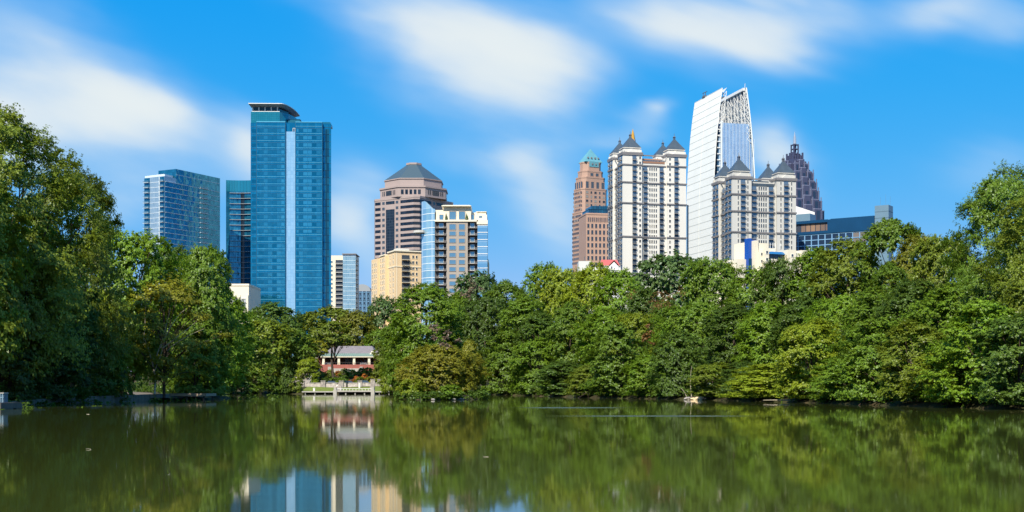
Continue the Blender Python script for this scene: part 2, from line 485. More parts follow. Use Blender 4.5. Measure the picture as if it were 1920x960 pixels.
def spray_leaves(centres, outward, rad, flat, twigs, per, rng, gravity=0.25):
    """Leaves strung along the twigs of each bough."""
    PP, NN = [], []
    for c, o, r in zip(centres, outward, rad):
        d = rng.normal(size=(twigs, 3)); d[:, 2] *= flat
        d += o * 0.40
        d[:, 2] += 0.1
        d /= np.linalg.norm(d, axis=1, keepdims=True)
        ln = r * rng.uniform(0.6, 1.12, twigs)
        t = rng.uniform(0.08, 1.0, (twigs, per)) ** 0.62
        q = c + d[:, None, :] * (ln[:, None] * t)[:, :, None]
        q[:, :, 2] -= gravity * (t ** 2) * ln[:, None] * 0.7
        q += rng.normal(size=q.shape) * (0.07 * r) * np.array([1, 1, 0.7])
        nn = rng.normal(size=q.shape) * 0.38 + np.array([0, 0, 0.5]) + o * 0.75 + d[:, None, :] * 0.35
        PP.append(q.reshape(-1, 3)); NN.append(nn.reshape(-1, 3))
    return np.concatenate(PP), np.concatenate(NN)

def bent(mb, p, q, r0, r1, rng, k=5, seg=4, sag=0.0):
    p, q = np.array(p, float), np.array(q, float)
    side = rng.normal(size=3) * np.linalg.norm(q - p) * 0.06
    last, lr = p, r0
    for i in range(1, seg + 1):
        t = i / seg
        c = p + (q - p) * t + side * math.sin(math.pi * t) + np.array([0, 0, sag * math.sin(math.pi * t)])
        r = r0 + (r1 - r0) * t
        mb.tube(last, c, lr, r, k); last, lr = c, r

def make_proto(name, seed, h, w, low, boughs, twigs, per, leaf, flat=0.55, br=(1.1, 1.9), peak=0.55, lobes=0.25, trunk_r=0.28, lean=(0, 0), limbs=16, hollow=0.5, foot=0.62, gap=0.68):
    """A tree of height h and crown width w: {'trunk': mesh, 'crown': mesh}. low: crown foot as a share of h."""
    rng = np.random.default_rng(seed)
    z0, z1 = h * low, h
    # crown envelope: a dome, widest at share `peak` of the crown's height
    n0 = boughs * 4
    mr = np.mean(br)
    f = rng.uniform(0, 1, n0) ** 0.9
    f[: n0 // 12] = rng.uniform(0.88, 1.0, n0 // 12)
    az = rng.uniform(0, 6.283, n0); ph = rng.uniform(0, 6.28, 6)
    prof = np.where(f > peak, np.sqrt(np.clip(1 - ((f - peak) / (1 - peak)) ** 2.3, 0, 1)), foot + (1 - foot) * np.clip(f / peak, 0, 1) ** 0.8)
    lob = 1 + lobes * (np.sin(2 * az + ph[0] + 2.6 * f) * 0.5 + np.sin(3 * az + ph[1] - 5.0 * f) * 0.45 + np.sin(5 * az + ph[2] + 7 * f) * 0.35)
    rr = (hollow + (1 - hollow) * rng.uniform(0, 1, n0) ** 0.5) * lob
    pos = np.stack([np.cos(az) * rr * prof * (w / 2 - mr * 0.55), np.sin(az) * rr * prof * (w / 2 - mr * 0.55), z0 + mr * 0.3 + f * (z1 - z0 - mr * 0.75) * (1 + 0.10 * lobes * np.sin(2 * az + ph[3]))], 1)
    d = np.stack([np.cos(az) * (0.25 + prof * 0.9), np.sin(az) * (0.25 + prof * 0.9), (f - peak * 0.6) * 1.1], 1); d /= np.linalg.norm(d, axis=1, keepdims=True)
    # keep boughs apart so that dark gaps open between them
    keep = []
    for i in range(len(pos)):
        if all(np.sum(((pos[i] - pos[j]) / np.array([1, 1, 0.7])) ** 2) > (mr * gap) ** 2 for j in keep):
            keep.append(i)
        if len(keep) >= boughs: break
    pos, d = pos[keep], d[keep]
    f = np.clip((pos[:, 2] - z0) / (z1 - z0), 0, 1)
    pos[:, 0] += lean[0] * f; pos[:, 1] += lean[1] * f
    rad = rng.uniform(br[0], br[1], len(pos)) * (1.08 - 0.28 * f)
    P, NN = spray_leaves(pos, d, rad, flat, twigs, per, rng)
    P[:, 2] = np.maximum(P[:, 2], 0.12)
    crown = leaves_mesh(name + " crown", P, NN, leaf, rng)
    mb = MB()
    top = np.array([lean[0] * 0.75, lean[1] * 0.75, z0 + (z1 - z0) * 0.72])
    bent(mb, (0, 0, -0.6), top, trunk_r, trunk_r * 0.3, rng, 8, 7)
    order = rng.permutation(len(pos))[:limbs]
    for i in order:
        t = np.clip((pos[i][2] / h) * 0.62, 0.08, 0.66)
        s = np.array([top[0] * t, top[1] * t, top[2] * t / 0.72 * 0.72])
        bent(mb, s, pos[i], trunk_r * 0.38 * (1 - 0.5 * t), 0.035, rng, 5, 4, 0.3)
    return {'h': h, 'w': w, 'trunk': mb.mesh(name + " trunk", [M_BARK]), 'crown': crown}

PROTO = {}
def P_(name, *a, **k): PROTO[name] = make_proto(name, *a, **k)
# near, large trees
P_('grand_a', 11, 24, 20, 0.10, 200, 28, 22, 0.245, br=(1.5, 2.9), peak=0.42, lobes=0.45, trunk_r=0.5, limbs=34, hollow=0.45)
P_('grand_b', 12, 22, 18, 0.14, 180, 28, 22, 0.235, br=(1.4, 2.7), peak=0.50, lobes=0.5, trunk_r=0.45, limbs=34, hollow=0.45)
# woodland trees, crown reaching well down
P_('wood_a', 21, 16, 12, 0.10, 140, 22, 18, 0.256, peak=0.50, lobes=0.30, limbs=18)
P_('wood_b', 22, 16, 12, 0.14, 140, 22, 18, 0.256, peak=0.58, lobes=0.36, flat=0.45, limbs=18)
P_('wood_c', 23, 17, 11, 0.08, 140, 22, 18, 0.240, peak=0.42, lobes=0.28, br=(1.0, 1.7), limbs=18)
P_('wood_d', 24, 15, 13, 0.12, 140, 22, 18, 0.264, peak=0.55, lobes=0.42, br=(1.2, 2.1), limbs=18)
# bank trees, boughs hanging to the water
P_('bank_a', 31, 10, 9, 0.0, 115, 22, 18, 0.230, foot=0.85, peak=0.42, lobes=0.34, flat=0.40, br=(0.9, 1.6), trunk_r=0.18, hollow=0.4)
P_('bank_b', 32, 10, 9, 0.0, 115, 22, 18, 0.221, foot=0.85, peak=0.50, lobes=0.40, flat=0.42, br=(0.9, 1.5), trunk_r=0.18, hollow=0.4)
P_('bank_c', 33, 9, 9, 0.0, 115, 22, 18, 0.221, foot=0.85, peak=0.38, lobes=0.45, flat=0.35, br=(0.9, 1.6), trunk_r=0.16, hollow=0.4)
# far trees, coarser
P_('far_a', 41, 14, 13, 0.10, 110, 16, 10, 0.46, br=(1.2, 2.1), lobes=0.3, limbs=10)
P_('far_b', 42, 14, 12, 0.12, 105, 16, 10, 0.46, br=(1.2, 2.0), lobes=0.38, peak=0.6, limbs=10)
# pine-like round head of dense tufts
P_('pine', 51, 15, 12, 0.06, 190, 28, 11, 0.25, br=(0.8, 1.4), gap=0.62, foot=0.95, lobes=0.16, flat=0.8, peak=0.6, limbs=18)
# feathery locust with long open boughs
P_('feather', 61, 12, 10, 0.16, 62, 20, 9, 0.24, br=(0.9, 1.8), lobes=0.5, flat=0.35, peak=0.62, trunk_r=0.14, limbs=30, hollow=0.35)
# low bushes and clipped shrubs
P_('bush_a', 71, 4, 6, 0.0, 60, 16, 10, 0.26, br=(0.6, 1.0), peak=0.35, lobes=0.3, trunk_r=0.07, limbs=8, hollow=0.3)
P_('bush_b', 72, 2.2, 3.4, 0.0, 40, 14, 9, 0.20, br=(0.35, 0.6), peak=0.35, lobes=0.3, trunk_r=0.05, limbs=5, hollow=0.3)
# the dark, slim tree in front of the lake house
P_('slim', 81, 12, 8, 0.60, 40, 16, 9, 0.34, br=(0.8, 1.4), peak=0.5, lobes=0.6, flat=0.35, trunk_r=0.26, limbs=20, hollow=0.3)
# the island's bushy dome
P_('dome', 91, 8, 13, 0.0, 190, 22, 16, 0.20, br=(0.8, 1.4), peak=0.30, lobes=0.18, flat=0.5, trunk_r=0.2, limbs=14, hollow=0.55)

_used = {}
def plant(kind, name, x, y, h, w, tint, label, group=None, cat='tree', sink=0.0, rot=None, z=None):
    p = PROTO[kind]
    r = empty(name, (x, y, (gz(x, y) if z is None else z) - sink), RNG.uniform(0, 6.28) if rot is None else rot)
    r.scale = (w / p['w'], w / p['w'], h / p['h'])
    tag(r, label, cat, group)
    for part, m in (('trunk', M_BARK), ('crown', TINT[tint])):
        me = p[part]
        if not me.materials: me.materials.append(m)
        o = bpy.data.objects.new(part, me); COL.objects.link(o); o.parent = r
        o.material_slots[0].link = 'OBJECT'; o.material_slots[0].material = m
    return r
def tree(kind, px, ytop, D, wpx, tint, label, group, name='broadleaf_tree', over=0.0, rot=None, cat='tree'):
    """A tree standing D metres off whose top shows at photo row ytop; over: how far it leans out of its foot, metres."""
    x = X(px, D); g = max(gz(x, D), 0.1)
    h = Z(ytop, D) - g
    return plant(kind, name, x, D, h * 1.03, wpx / F * D, tint, label, group, cat, rot=rot, z=g)

# ------------------------------------------------------------------ the city behind the park
RZ = 6.0     # ground under the towers
class Bld:
    """A building whose near corner stands at photo column px, D metres off; its right face runs along local x, its left face along local y."""
    def __init__(s, name, label, px, D, theta, cat='tower', group=None):
        s.px, s.D = px, D
        s.cx, s.cy = X(px, D), D
        t = R(theta)
        s.u = (math.cos(t), math.sin(t)); s.w = (-math.sin(t), math.cos(t))
        s.root = tag(empty(name, (s.cx, s.cy, RZ), t), label, cat, group)
    def _span(s, d, px, ox=0.0, oy=0.0):
        k = (px - 960.0) / F
        return (k * (s.cy + oy) - (s.cx + ox)) / (d[0] - k * d[1])
    def sx(s, px, y=0.0):
        """local x of what shows at column px on the plane local y = y"""
        return s._span(s.u, px, s.w[0] * y, s.w[1] * y)
    def sy(s, px, x=0.0):
        return s._span(s.w, px, s.u[0] * x, s.u[1] * x)
    def z(s, py, x=0.0, y=0.0):
        return Z(py, s.cy + s.u[1] * x + s.w[1] * y) - RZ
    def part(s, name, mb, mats, parent=None):
        return mb.build(name, mats, parent or s.root)

def unit_window(name, glass, frame, fr=0.07):
    """Unit window: spans x -.5...5, y -1...0 (out), z 0..1; frame round a set-back pane."""
    m = MB(); f = fr
    m.box(-.5+f, .5-f, -0.55, 0, f, 1-f, 1)
    m.box(-.5, -.5+f, -1, 0, 0, 1, 0); m.box(.5-f, .5, -1, 0, 0, 1, 0)
    m.box(-.5+f, .5-f, -1, 0, 0, f, 0); m.box(-.5+f, .5-f, -1, 0, 1-f, 1, 0)
    return m.mesh(name, [frame, glass])
def unit_balcony(name, slab, rail, glass, top=0.36, dark=None):
    """Unit balcony bay: dark glazing on the wall, a slab and its railing in front; y -1 is the outer edge."""
    m = MB()
    m.box(-.5, .5, -0.06, 0.0, 0.07, 1.0, 2)
    m.box(-.5, .5, -1, -0.06, 0, 0.07, 0)
    m.box(-.5, .5, -1, -0.96, top - 0.045, top, 1)
    for i in range(9):
        x = -.5 + i / 8 * 0.985
        m.box(x, x + 0.018, -0.99, -0.965, 0.07, top - 0.045, 1)
    m.box(-.5, -.475, -0.96, -0.06, top - 0.045, top, 1); m.box(.475, .5, -0.96, -0.06, top - 0.045, top, 1)
    return m.mesh(name, [slab, rail, glass])

class Bank:
    """Repeated parts of one building: the first 100 as parts of their own, the rest as one part."""
    def __init__(s, parent, name, mesh, cap=100):
        s.parent, s.name, s.me, s.cap, s.items = parent, name, mesh, cap, []
    def add(s, x, y, z, w, h, d, rz=0.0): s.items.append((x, y, z, w, h, d, rz))
    def front(s, x, z, w, h, d, y=0.0): s.add(x, y, z, w, h, d, 0.0)            # on a plane local y = y
    def side(s, y, z, w, h, d, x=0.0): s.add(x, y, z, w, h, d, R(-90))          # on a plane local x = x
    def flush(s):
        rest_v, rest_f, rest_m = [], [], []
        base = np.array([v.co[:] for v in s.me.vertices]); polys = [tuple(p.vertices) for p in s.me.polygons]; pm = [p.material_index for p in s.me.polygons]
        for i, (x, y, z, w, h, d, rz) in enumerate(s.items):
            if i < s.cap:
                o = bpy.data.objects.new(s.name, s.me); COL.objects.link(o)
                o.parent = s.parent; o.location = (x, y, z); o.rotation_euler = (0, 0, rz); o.scale = (w, d, h)
            else:
                q = base * np.array([w, d, h]); c, k = math.cos(rz), math.sin(rz)
                n = len(rest_v)
                for a in q: rest_v.append((x + c*a[0] - k*a[1], y + k*a[0] + c*a[1], z + a[2]))
                rest_f += [tuple(n + j for j in f) for f in polys]; rest_m += pm
        if rest_v:
            m = MB(); m.v, m.f, m.m = rest_v, rest_f, rest_m
            tag(m.build(s.name, list(s.me.materials), s.parent), kind='stuff')

G_DARK = mat("dark window glass", (0.012, 0.020, 0.032), 0.06, spec=0.8)
G_INK = mat("ink glass plain", (0.012, 0.020, 0.032), 0.08)
def lived_in(m, dark, mid, blind):
    """Each pane its own: most dark, some with a pale blind behind."""
    nt = m.node_tree; g = nt.nodes.new('ShaderNodeNewGeometry'); r = nt.nodes.new('ShaderNodeValToRGB'); e = r.color_ramp.elements
    r.color_ramp.interpolation = 'CONSTANT'
    e[0].position = 0; e[0].color = (*dark, 1); e[1].position = 0.80; e[1].color = (*blind, 1); k = e.new(0.55); k.color = (*mid, 1)
    nt.links.new(g.outputs['Random Per Island'], r.inputs[0]); nt.links.new(r.outputs[0], nt.nodes['Principled BSDF'].inputs['Base Color'])
lived_in(G_DARK, (0.012, 0.020, 0.032), (0.05, 0.065, 0.085), (0.26, 0.25, 0.22))
G_NAVY = panes("navy window glass", (0.02, 0.035, 0.06), (0.05, 0.08, 0.12), (0.02, 0.03, 0.05), 1.5, 3.2, 0.05, 0.08, 0.3)
G_BLUE = panes("blue window glass", (0.10, 0.24, 0.36), (0.24, 0.42, 0.54), (0.3, 0.36, 0.4), 1.4, 40, 0.06, 0.08, 0.5)
G_MID = panes("grey blue door glass", (0.09, 0.14, 0.20), (0.20, 0.28, 0.36), (0.16, 0.16, 0.16), 1.1, 30, 0.05, 0.12, 0.35)
G_MID = mat("grey blue door glass", (0.1, 0.15, 0.2), 0.12, 0.3)
lived_in(G_MID, (0.06, 0.095, 0.14), (0.13, 0.19, 0.26), (0.30, 0.33, 0.35))
M_WHITE = mat("white paint", (0.80, 0.78, 0.72), 0.6)
M_CREAM = mat("cream render", (0.78, 0.70, 0.54), 0.8, var=0.05, scale=0.08, streak=True)
M_LIME = mat("pale limestone", (0.70, 0.67, 0.60), 0.8, var=0.07, scale=0.12, streak=True)
M_STONE = mat("grey limestone", (0.55, 0.535, 0.49), 0.8, var=0.08, scale=0.12, streak=True)
M_TRIM = mat("dark cornice metal", (0.20, 0.19, 0.19), 0.6)
M_RAIL = mat("dark railing", (0.12, 0.12, 0.125), 0.5)
M_SLAB = mat("balcony concrete", (0.30, 0.28, 0.26), 0.8)
M_SLATE = mat("blue grey roof slate", (0.055, 0.078, 0.10), 0.5, var=0.15, scale=0.6)
M_BROWN = mat("brown pink granite", (0.42, 0.27, 0.20), 0.7, var=0.06, scale=0.1)
M_ROSE = mat("rose granite", (0.36, 0.285, 0.26), 0.65, var=0.05, scale=0.1)
M_PEACH = mat("peach render", (0.72, 0.53, 0.31), 0.85, var=0.05, scale=0.08, streak=True)
M_TAUPE = mat("taupe render", (0.36, 0.31, 0.26), 0.85, var=0.06, scale=0.1, streak=True)
M_CHAR = mat("charcoal render", (0.09, 0.085, 0.085), 0.85)
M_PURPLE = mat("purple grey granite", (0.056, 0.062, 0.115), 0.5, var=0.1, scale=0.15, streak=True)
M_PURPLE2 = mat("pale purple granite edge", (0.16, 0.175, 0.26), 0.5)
M_HOTEL = mat("deep blue cladding", (0.005, 0.050, 0.125), 0.7, spec=0.12, var=0.12, scale=0.12)
M_HFRAME = mat("pale blue frame", (0.16, 0.32, 0.50), 0.5)
M_STEEL = mat("blue grey metal panels", (0.13, 0.22, 0.29), 0.45, var=0.06, scale=0.2)
M_COBALT = mat("cobalt blue panel", (0.005, 0.07, 0.36), 0.4)
M_RED = mat("red metal roof", (0.50, 0.11, 0.09), 0.5)
M_GOLD = mat("gilded metal", (0.75, 0.38, 0.06), 0.3, 0.6)
M_AQUA = mat("aqua copper roof", (0.12, 0.32, 0.37), 0.5, var=0.08, scale=0.3)

# ---- blue glass high-rise
def blue_tower():
    b = Bld('glass_tower', 'tall teal blue glass skyscraper with a pale vertical strip and a curved roof canopy', 469, 700, 1.5)
    gl = panes("teal curtain wall", (0.006, 0.20, 0.34), (0.014, 0.26, 0.43), (0.012, 0.16, 0.27), 1.6, 4.0, 0.07, 0.10, 0.66, 0.45)
    vis = panes("teal vision glass", (0.005, 0.15, 0.26), (0.06, 0.38, 0.55), (0.012, 0.13, 0.22), 2.4, 80, 0.07, 0.07, 0.66, 0.5)
    line = mat("teal floor line", (0.008, 0.11, 0.21), 0.4)
    lite = mat("light teal edge", (0.10, 0.40, 0.56), 0.35, 0.2)
    strip = panes("pale silver glass", (0.22, 0.43, 0.64), (0.28, 0.49, 0.69), (0.18, 0.36, 0.54), 1.5, 2.0, 0.06, 0.22, 0.15, 0.1)
    sx = b.sx
    zt = b.z(229); m = MB()
    x1, x2, x3, x4, x5, x6 = sx(481), sx(535), sx(554), sx(604), sx(606), sx(620)
    m.prism([(0, 1.6), (x1, 1.6), (x1, 0), (x2, 0), (x2, 0.9), (x3, 0.9), (x3, 0), (x4, 0), (x4, 2.4), (x6, 2.4), (x6 - 5.2, 30), (0.6, 30)], 0, zt, 0)
    nfl = 33; ztop = b.z(236); fh = 3.95
    for i in range(nfl):
        z = ztop - i * fh
        for (a, c, y) in ((x1, x2, 0), (x3, x4, 0)):
            m.box(a + 0.05, c - 0.05, y - 0.16, y, z - 0.18, z, 2)
            m.box(a + 0.05, c - 0.05, y - 0.10, y, z - 1.25, z - 1.05, 1)
        m.box(0.05, x1 - 0.05, 1.48, 1.6, z - 0.2, z, 1); m.box(x4 + .05, x6 - 0.05, 2.26, 2.4, z - 0.2, z, 1)
    for x in (x1, x2, x3, x4): m.box(x - 0.12, x + 0.12, -0.28, 0, 0, zt - 0.5, 1)
    m.box(x1, x2, -0.2, 4, zt, zt + 0.5, 2); m.box(x3, x4, -0.2, 4, zt, zt + 0.4, 2)
    b.part('curtain_wall', m, [gl, line, lite])
    wb = 0
    for i in range(nfl):
        z = ztop - i * fh
        for (a, c, y) in ((0.6, x1 - 0.4, 1.6), (x1 + 1.0, x2 - 0.5, 0), (x3 + 0.7, x4 - 0.8, 0)):
            mm = MB(); mm.box(a, c, y - 0.07, y - 0.005, z - 3.3, z - 1.45)
            b.part('window_band', mm, vis)
    m = MB(); m.box(x2 + 0.15, x3 - 0.15, 0.55, 0.88, 0, b.z(246)); b.part('light_strip', m, strip)
    m = MB(); m.box(x4 + 1.4, x6 - 1.2, 2.2, 2.39, 0, b.z(240)); b.part('side_glazing', m, panes("dark teal glass", (0.006, 0.07, 0.13), (0.02, 0.15, 0.22), (0.01, 0.05, 0.09), 2.3, 3.95, 0.25, 0.1, 0.5, 0.4))
    # penthouse under the canopy
    px0, px1 = sx(470, 1), sx(524, 1); zp = b.z(208)
    m = MB()
    arc = [(px1 + (sx(548) - px1) * math.sin(t), 3 + 24 * (1 - math.cos(t))) for t in [i / 8 * math.pi / 2 for i in range(1, 9)]]
    m.prism([(px0, 1.7), (px1, 1.7)] + arc + [(px0, 28)], zt + 0.01, zp, 0)
    b.part('penthouse_wall', m, panes("penthouse teal glass", (0.012, 0.20, 0.28), (0.02, 0.23, 0.31), (0.012, 0.14, 0.2), 1.2, 1.2, 0.06, 0.18, 0.35, 0.1))
    m = MB(); zc = b.z(199)
    m.prism([(px0 + 0.8, 2.6), (px1 - 0.5, 2.6), (px1 + 3, 14), (px0 + 0.8, 26)], zp, zc, 0)
    b.part('clerestory', m, G_INK)
    m = MB()
    for k in range(5):
        x = px0 + 0.9 + (px1 - px0 - 2.2) * k / 4
        m.box(x - 0.3, x + 0.3, 2.0, 2.6, zp, zc)
    m.box(px0 + 0.4, px1, 1.9, 2.5, zp, zp + 0.5)
    b.part('clerestory_frame', m, M_WHITE)
    m = MB(); zc2 = b.z(194)
    X0, X1 = sx(465.5, -1), sx(526, -1)
    arc = [(X1 + (sx(557.5, 20) - X1) * math.sin(t), -1.2 + 32 * (1 - math.cos(t))) for t in [i / 12 * math.pi / 2 for i in range(1, 13)]]
    inner = [(px0, 2.5), (px1, 2.5)] + [(px1 + (sx(549, 20) - px1) * math.sin(t), 2.5 + 26 * (1 - math.cos(t))) for t in [i / 12 * math.pi / 2 for i in range(1, 13)]] + [(px0, 29)]
    outer = [(X0, -1.2), (X1, -1.2)] + arc + [(X0, 31)]
    m.loft(inner, zc, outer, zc2 - 0.35, 0); m.prism(outer, zc2 - 0.35, zc2, 1)
    b.part('roof_canopy', m, [mat("canopy soffit", (0.34, 0.33, 0.36), 0.6), M_WHITE])
    pr = panes("plant room cladding", (0.01, 0.13, 0.2), (0.015, 0.16, 0.23), (0.008, 0.09, 0.14), 30, 1.0, 0.1, 0.3, 0.3, 0)
    m = MB(); m.box(sx(540, 6), sx(562, 6), 6, 16, zt, b.z(219.5)); m.box(sx(539, 6), sx(563, 6), 5.8, 16.2, b.z(219.5), b.z(218.8)); b.part('plant_room', m, pr)
    m = MB(); m.box(sx(592, 6), sx(619, 6), 6, 18, zt, b.z(224)); b.part('plant_room', m, pr)
    m = MB(); xa, xb = sx(549), sx(553); z = b.z(246)
    m.tube((xa, 0.5, z), (xa, 0.5, z + 1.8), 0.12); m.tube((xb, 0.5, z), (xb, 0.5, z + 1.8), 0.12); m.tube((xa, 0.5, z + 1.8), (xb, 0.5, z + 1.8), 0.12)
    b.part('maintenance_hoist', m, M_WHITE)
blue_tower()

# ---- condominium at far left, two glass faces
def left_condo():
    b = Bld('glass_condominium', 'mid-rise glass condominium standing apart with a face pale from reflected sky and a dark blue face', 309, 775, 62)
    pale = panes("silver glass", (0.22, 0.34, 0.45), (0.31, 0.43, 0.53), (0.36, 0.45, 0.52), 1.6, 3.1, 0.10, 0.18, 0.35, 0.2)  # left face glass is paler: bright sky reflection put into its colour
    dark = panes("deep blue glass", (0.012, 0.15, 0.25), (0.03, 0.24, 0.37), (0.02, 0.12, 0.19), 1.8, 3.1, 0.06, 0.06, 0.65, 0.35)
    slab = mat("pale slab edge", (0.55, 0.64, 0.70), 0.6)
    Wd, Ln = b.sx(412.5), b.sy(270.5)
    zl = b.z(330); m = MB()
    x9 = b.sx(330)
    m.prism([(0, 0), (x9, 0), (x9, Ln), (0, Ln)], 0, zl, 0)
    m.box(-0.18, -0.02, Ln * 0.245, Ln * 0.275, 0, zl - 0.4, 2)
    zr = b.z(319.5, b.sx(343))
    m.box(x9, Wd, 0.0, Ln * 0.86, 0, zr, 1)
    m.box(0.02, x9 - 0.02, -0.06, -0.005, 0, zl - 3.4, 1)
    fh = 3.1
    for i in range(26):
        z = zl - 3.2 - i * fh
        m.box(0.6, b.sx(350), -0.5, -0.07, z - 0.18, z + 0.14, 3)
        m.box(b.sx(374), b.sx(388), -0.7, -0.07, z - 0.14, z + 0.14, 3)
        m.box(b.sx(350), Wd - 0.1, -0.3, -0.005, z - 0.13, z + 0.08, 3)
        m.box(-0.10, -0.01, 0.2, Ln - 0.1, z - 0.2, z + 0.05, 2)
    m.box(b.sx(330), Wd, -0.12, -0.005, zr - 3.6, zr - 3.4, 2)
    b.part('curtain_wall', m, [pale, dark, mat("silver mullion", (0.6, 0.68, 0.74), 0.4), slab])
    um = unit_balcony("balcony glass side", slab, mat("glass rail", (0.18, 0.28, 0.36), 0.15), dark)
    bk = Bank(b.root, 'balcony', um)
    for i in range(22):
        z = zl - 3.2 - i * fh
        bk.side(Ln * 0.86, z, Ln * 0.27, 2.9, 1.5); bk.side(Ln * 0.12, z, Ln * 0.22, 2.9, 1.5)
        bk.front(b.sx(381), z, (b.sx(388) - b.sx(374)), 2.9, 1.2, -0.01)
    bk.flush()
    m = MB(); m.box(1.5, x9 - 0.5, 2, Ln * 0.8, zl, zl + 1.6); m.box(0.3, 0.5, 0.3, Ln - 0.3, zl, zl + 1.2)
    b.part('roof_parapet', m, slab)
left_condo()

# ---- curved condominium between, half behind the blue tower
def curved_condo():
    b = Bld('curved_condominium', 'slender concave glass condominium with pale slab lines, half hidden behind the teal tower', 423, 850, 0)
    gl = panes("curved teal glass", (0.014, 0.16, 0.28), (0.04, 0.28, 0.42), (0.014, 0.11, 0.2), 1.8, 3.5, 0.08, 0.08, 0.6, 0.35)
    top = panes("crown teal glass", (0.02, 0.22, 0.32), (0.03, 0.28, 0.38), (0.02, 0.14, 0.2), 2.0, 9, 0.1, 0.12, 0.5, 0.1)
    W_ = b.sx(490); n = 10
    curve = [(W_ * i / n, 5.0 * math.sin(math.pi * (0.25 + 0.75 * i / n) * 0.9) - 2) for i in range(n + 1)]
    zt = b.z(337); m = MB()
    back = [(W_, 24), (0, 24)]
    m.prism(curve + back, 0, zt - 7.5, 0); m.prism(curve + back, zt - 7.5, zt, 1)
    b.part('curtain_wall', m, [gl, top])
    sl = mat("pale balcony slab", (0.30, 0.33, 0.34), 0.7)
    fh = 3.55
    for i in range(19):
        z = zt - 8.5 - i * fh; m = MB()
        o = [(x, y - 1.0) for x, y in curve[1:]]; inn = [(x, y - 0.02) for x, y in reversed(curve[1:])]
        m.prism(o + inn, z - 0.16, z + 0.10, 0)
        b.part('balcony_slab', m, sl)
    m = MB(); k = 5
    m.box(curve[4][0], curve[5][0], curve[4][1] - 0.3, curve[4][1] + 0.5, 0, zt - 8); b.part('recess', m, G_INK)
curved_condo()

def podium():
    b = Bld('stone_podium', 'low beige stone block at the foot of the teal tower', 417, 640, 0, 'building')
    m = MB(); zt = b.z(532); x1 = b.sx(466.5)
    m.box(-6, x1, 0, 30, 0, zt); m.box(-6.2, x1 + 0.2, -0.3, 30.2, zt - 1, zt - 0.6); b.part('wall', m, M_CREAM)
    w = Bank(b.root, 'window', unit_window("podium window", panes("grey louvred glass", (0.2, 0.24, 0.28), (0.28, 0.32, 0.36), (0.5, 0.5, 0.5), 5, 0.8, 0.2, 0.2, 0.2, 0), M_STONE))
    for i, px in enumerate((427, 441, 457)): w.front(b.sx(px), b.z(581), 2.6, b.z(559) - b.z(581), 0.35)
    w.flush()
    m = MB()
    for px in (434, 449, 464): m.box(b.sx(px) - 0.5, b.sx(px) + 0.4, -0.5, 0, 0, b.z(553))
    b.part('pilasters', m, M_CREAM)
podium()

# ---- small buildings right of the blue tower
def cream_slab():
    b = Bld('cream_apartment_block', 'narrow cream apartment block with dark balconies and a glass end, beside the teal tower', 612, 880, 0, 'apartment block')
    m = MB(); x1, x2, x3 = b.sx(629), b.sx(643), b.sx(667); zt = b.z(477.5)
    m.box(0, x3 - 0.2, 0.6, 20, 0, zt - 0.5); b.part('wall', m, M_CREAM)
    m = MB(); m.box(x2, x3, -0.4, 0.58, 0, zt)
    for i in range(13): m.box(x2 - 0.02, x3 + 0.02, -0.5, -0.405, zt - 3.0 * i - 1.2, zt - 3.0 * i - 0.9, 1)
    b.part('glass_bay', m, [panes("sky blue glass", (0.28, 0.52, 0.68), (0.42, 0.66, 0.80), (0.5, 0.66, 0.76), 1.4, 3.0, 0.1, 0.1, 0.45, 0.2), mat("pale blue line", (0.55, 0.68, 0.75), 0.5)])
    m = MB(); m.box(x2 - 0.5, x3 + 0.4, -1.2, 19, zt, zt + 0.7); b.part('roof_slab', m, M_TRIM)
    bk = Bank(b.root, 'balcony', unit_balcony("slim balcony", M_WHITE, M_SLAB, G_DARK))
    wk = Bank(b.root, 'window', unit_window("cream window", G_MID, M_CREAM))
    for i in range(12):
        z = b.z(495) - 3.0 * i
        bk.front((x1 + x2) / 2, z, x2 - x1, 2.8, 1.2, 0.6)
        wk.front(b.sx(622), z + 0.8, 1.3, 1.4, 0.12, 0.6)
    bk.flush(); wk.flush()
    m = MB()
    for i in range(12): m.box(x3, x3 + 1.0, 1, 8, zt - 3.2 * i - 4, zt - 3.2 * i - 3.7)
    b.part('end_slabs', m, M_SLAB)
cream_slab()

def arched_block():
    b = Bld('vaulted_roof_block', 'small distant blue block with a grey vaulted roof', 664, 1000, 0, 'building')
    x1 = b.sx(695); zt = b.z(546); h = b.z(533) - zt; m = MB(); n = 14
    m.box(0, x1, 0, 16, 0, zt); b.part('wall', m, panes("block blue glass", (0.10, 0.22, 0.34), (0.2, 0.36, 0.48), (0.1, 0.18, 0.26), 1.7, 3.0, 0.3, 0.15, 0.3, 0.1))
    m = MB()
    arc = [(x1 / 2 - x1 / 2 * math.cos(math.pi * i / n), zt + h * math.sin(math.pi * i / n)) for i in range(n + 1)]
    for (a, c) in zip(arc[:-1], arc[1:]): m.face([(a[0], -0.3, a[1]), (c[0], -0.3, c[1]), (c[0], 16, c[1]), (a[0], 16, a[1])])
    m.face([(x, -0.3, z) for x, z in arc])
    b.part('roof', m, mat("grey vault", (0.30, 0.33, 0.36), 0.6))
    wk = Bank(b.root, 'window', unit_window("block window", G_NAVY, M_HFRAME, 0.1))
    for i in range(5):
        for k in range(4): wk.front(x1 * (0.14 + 0.24 * k), zt - 3.6 * i - 3.2, 1.7, 2.2, 0.3)
    wk.flush()
    m = MB()
    for k in range(3): m.box(x1 * (0.25 + 0.24 * k), x1 * (0.25 + 0.24 * k) + 0.5, -0.5, 0, 0, zt)
    b.part('piers', m, M_HFRAME)
arched_block()

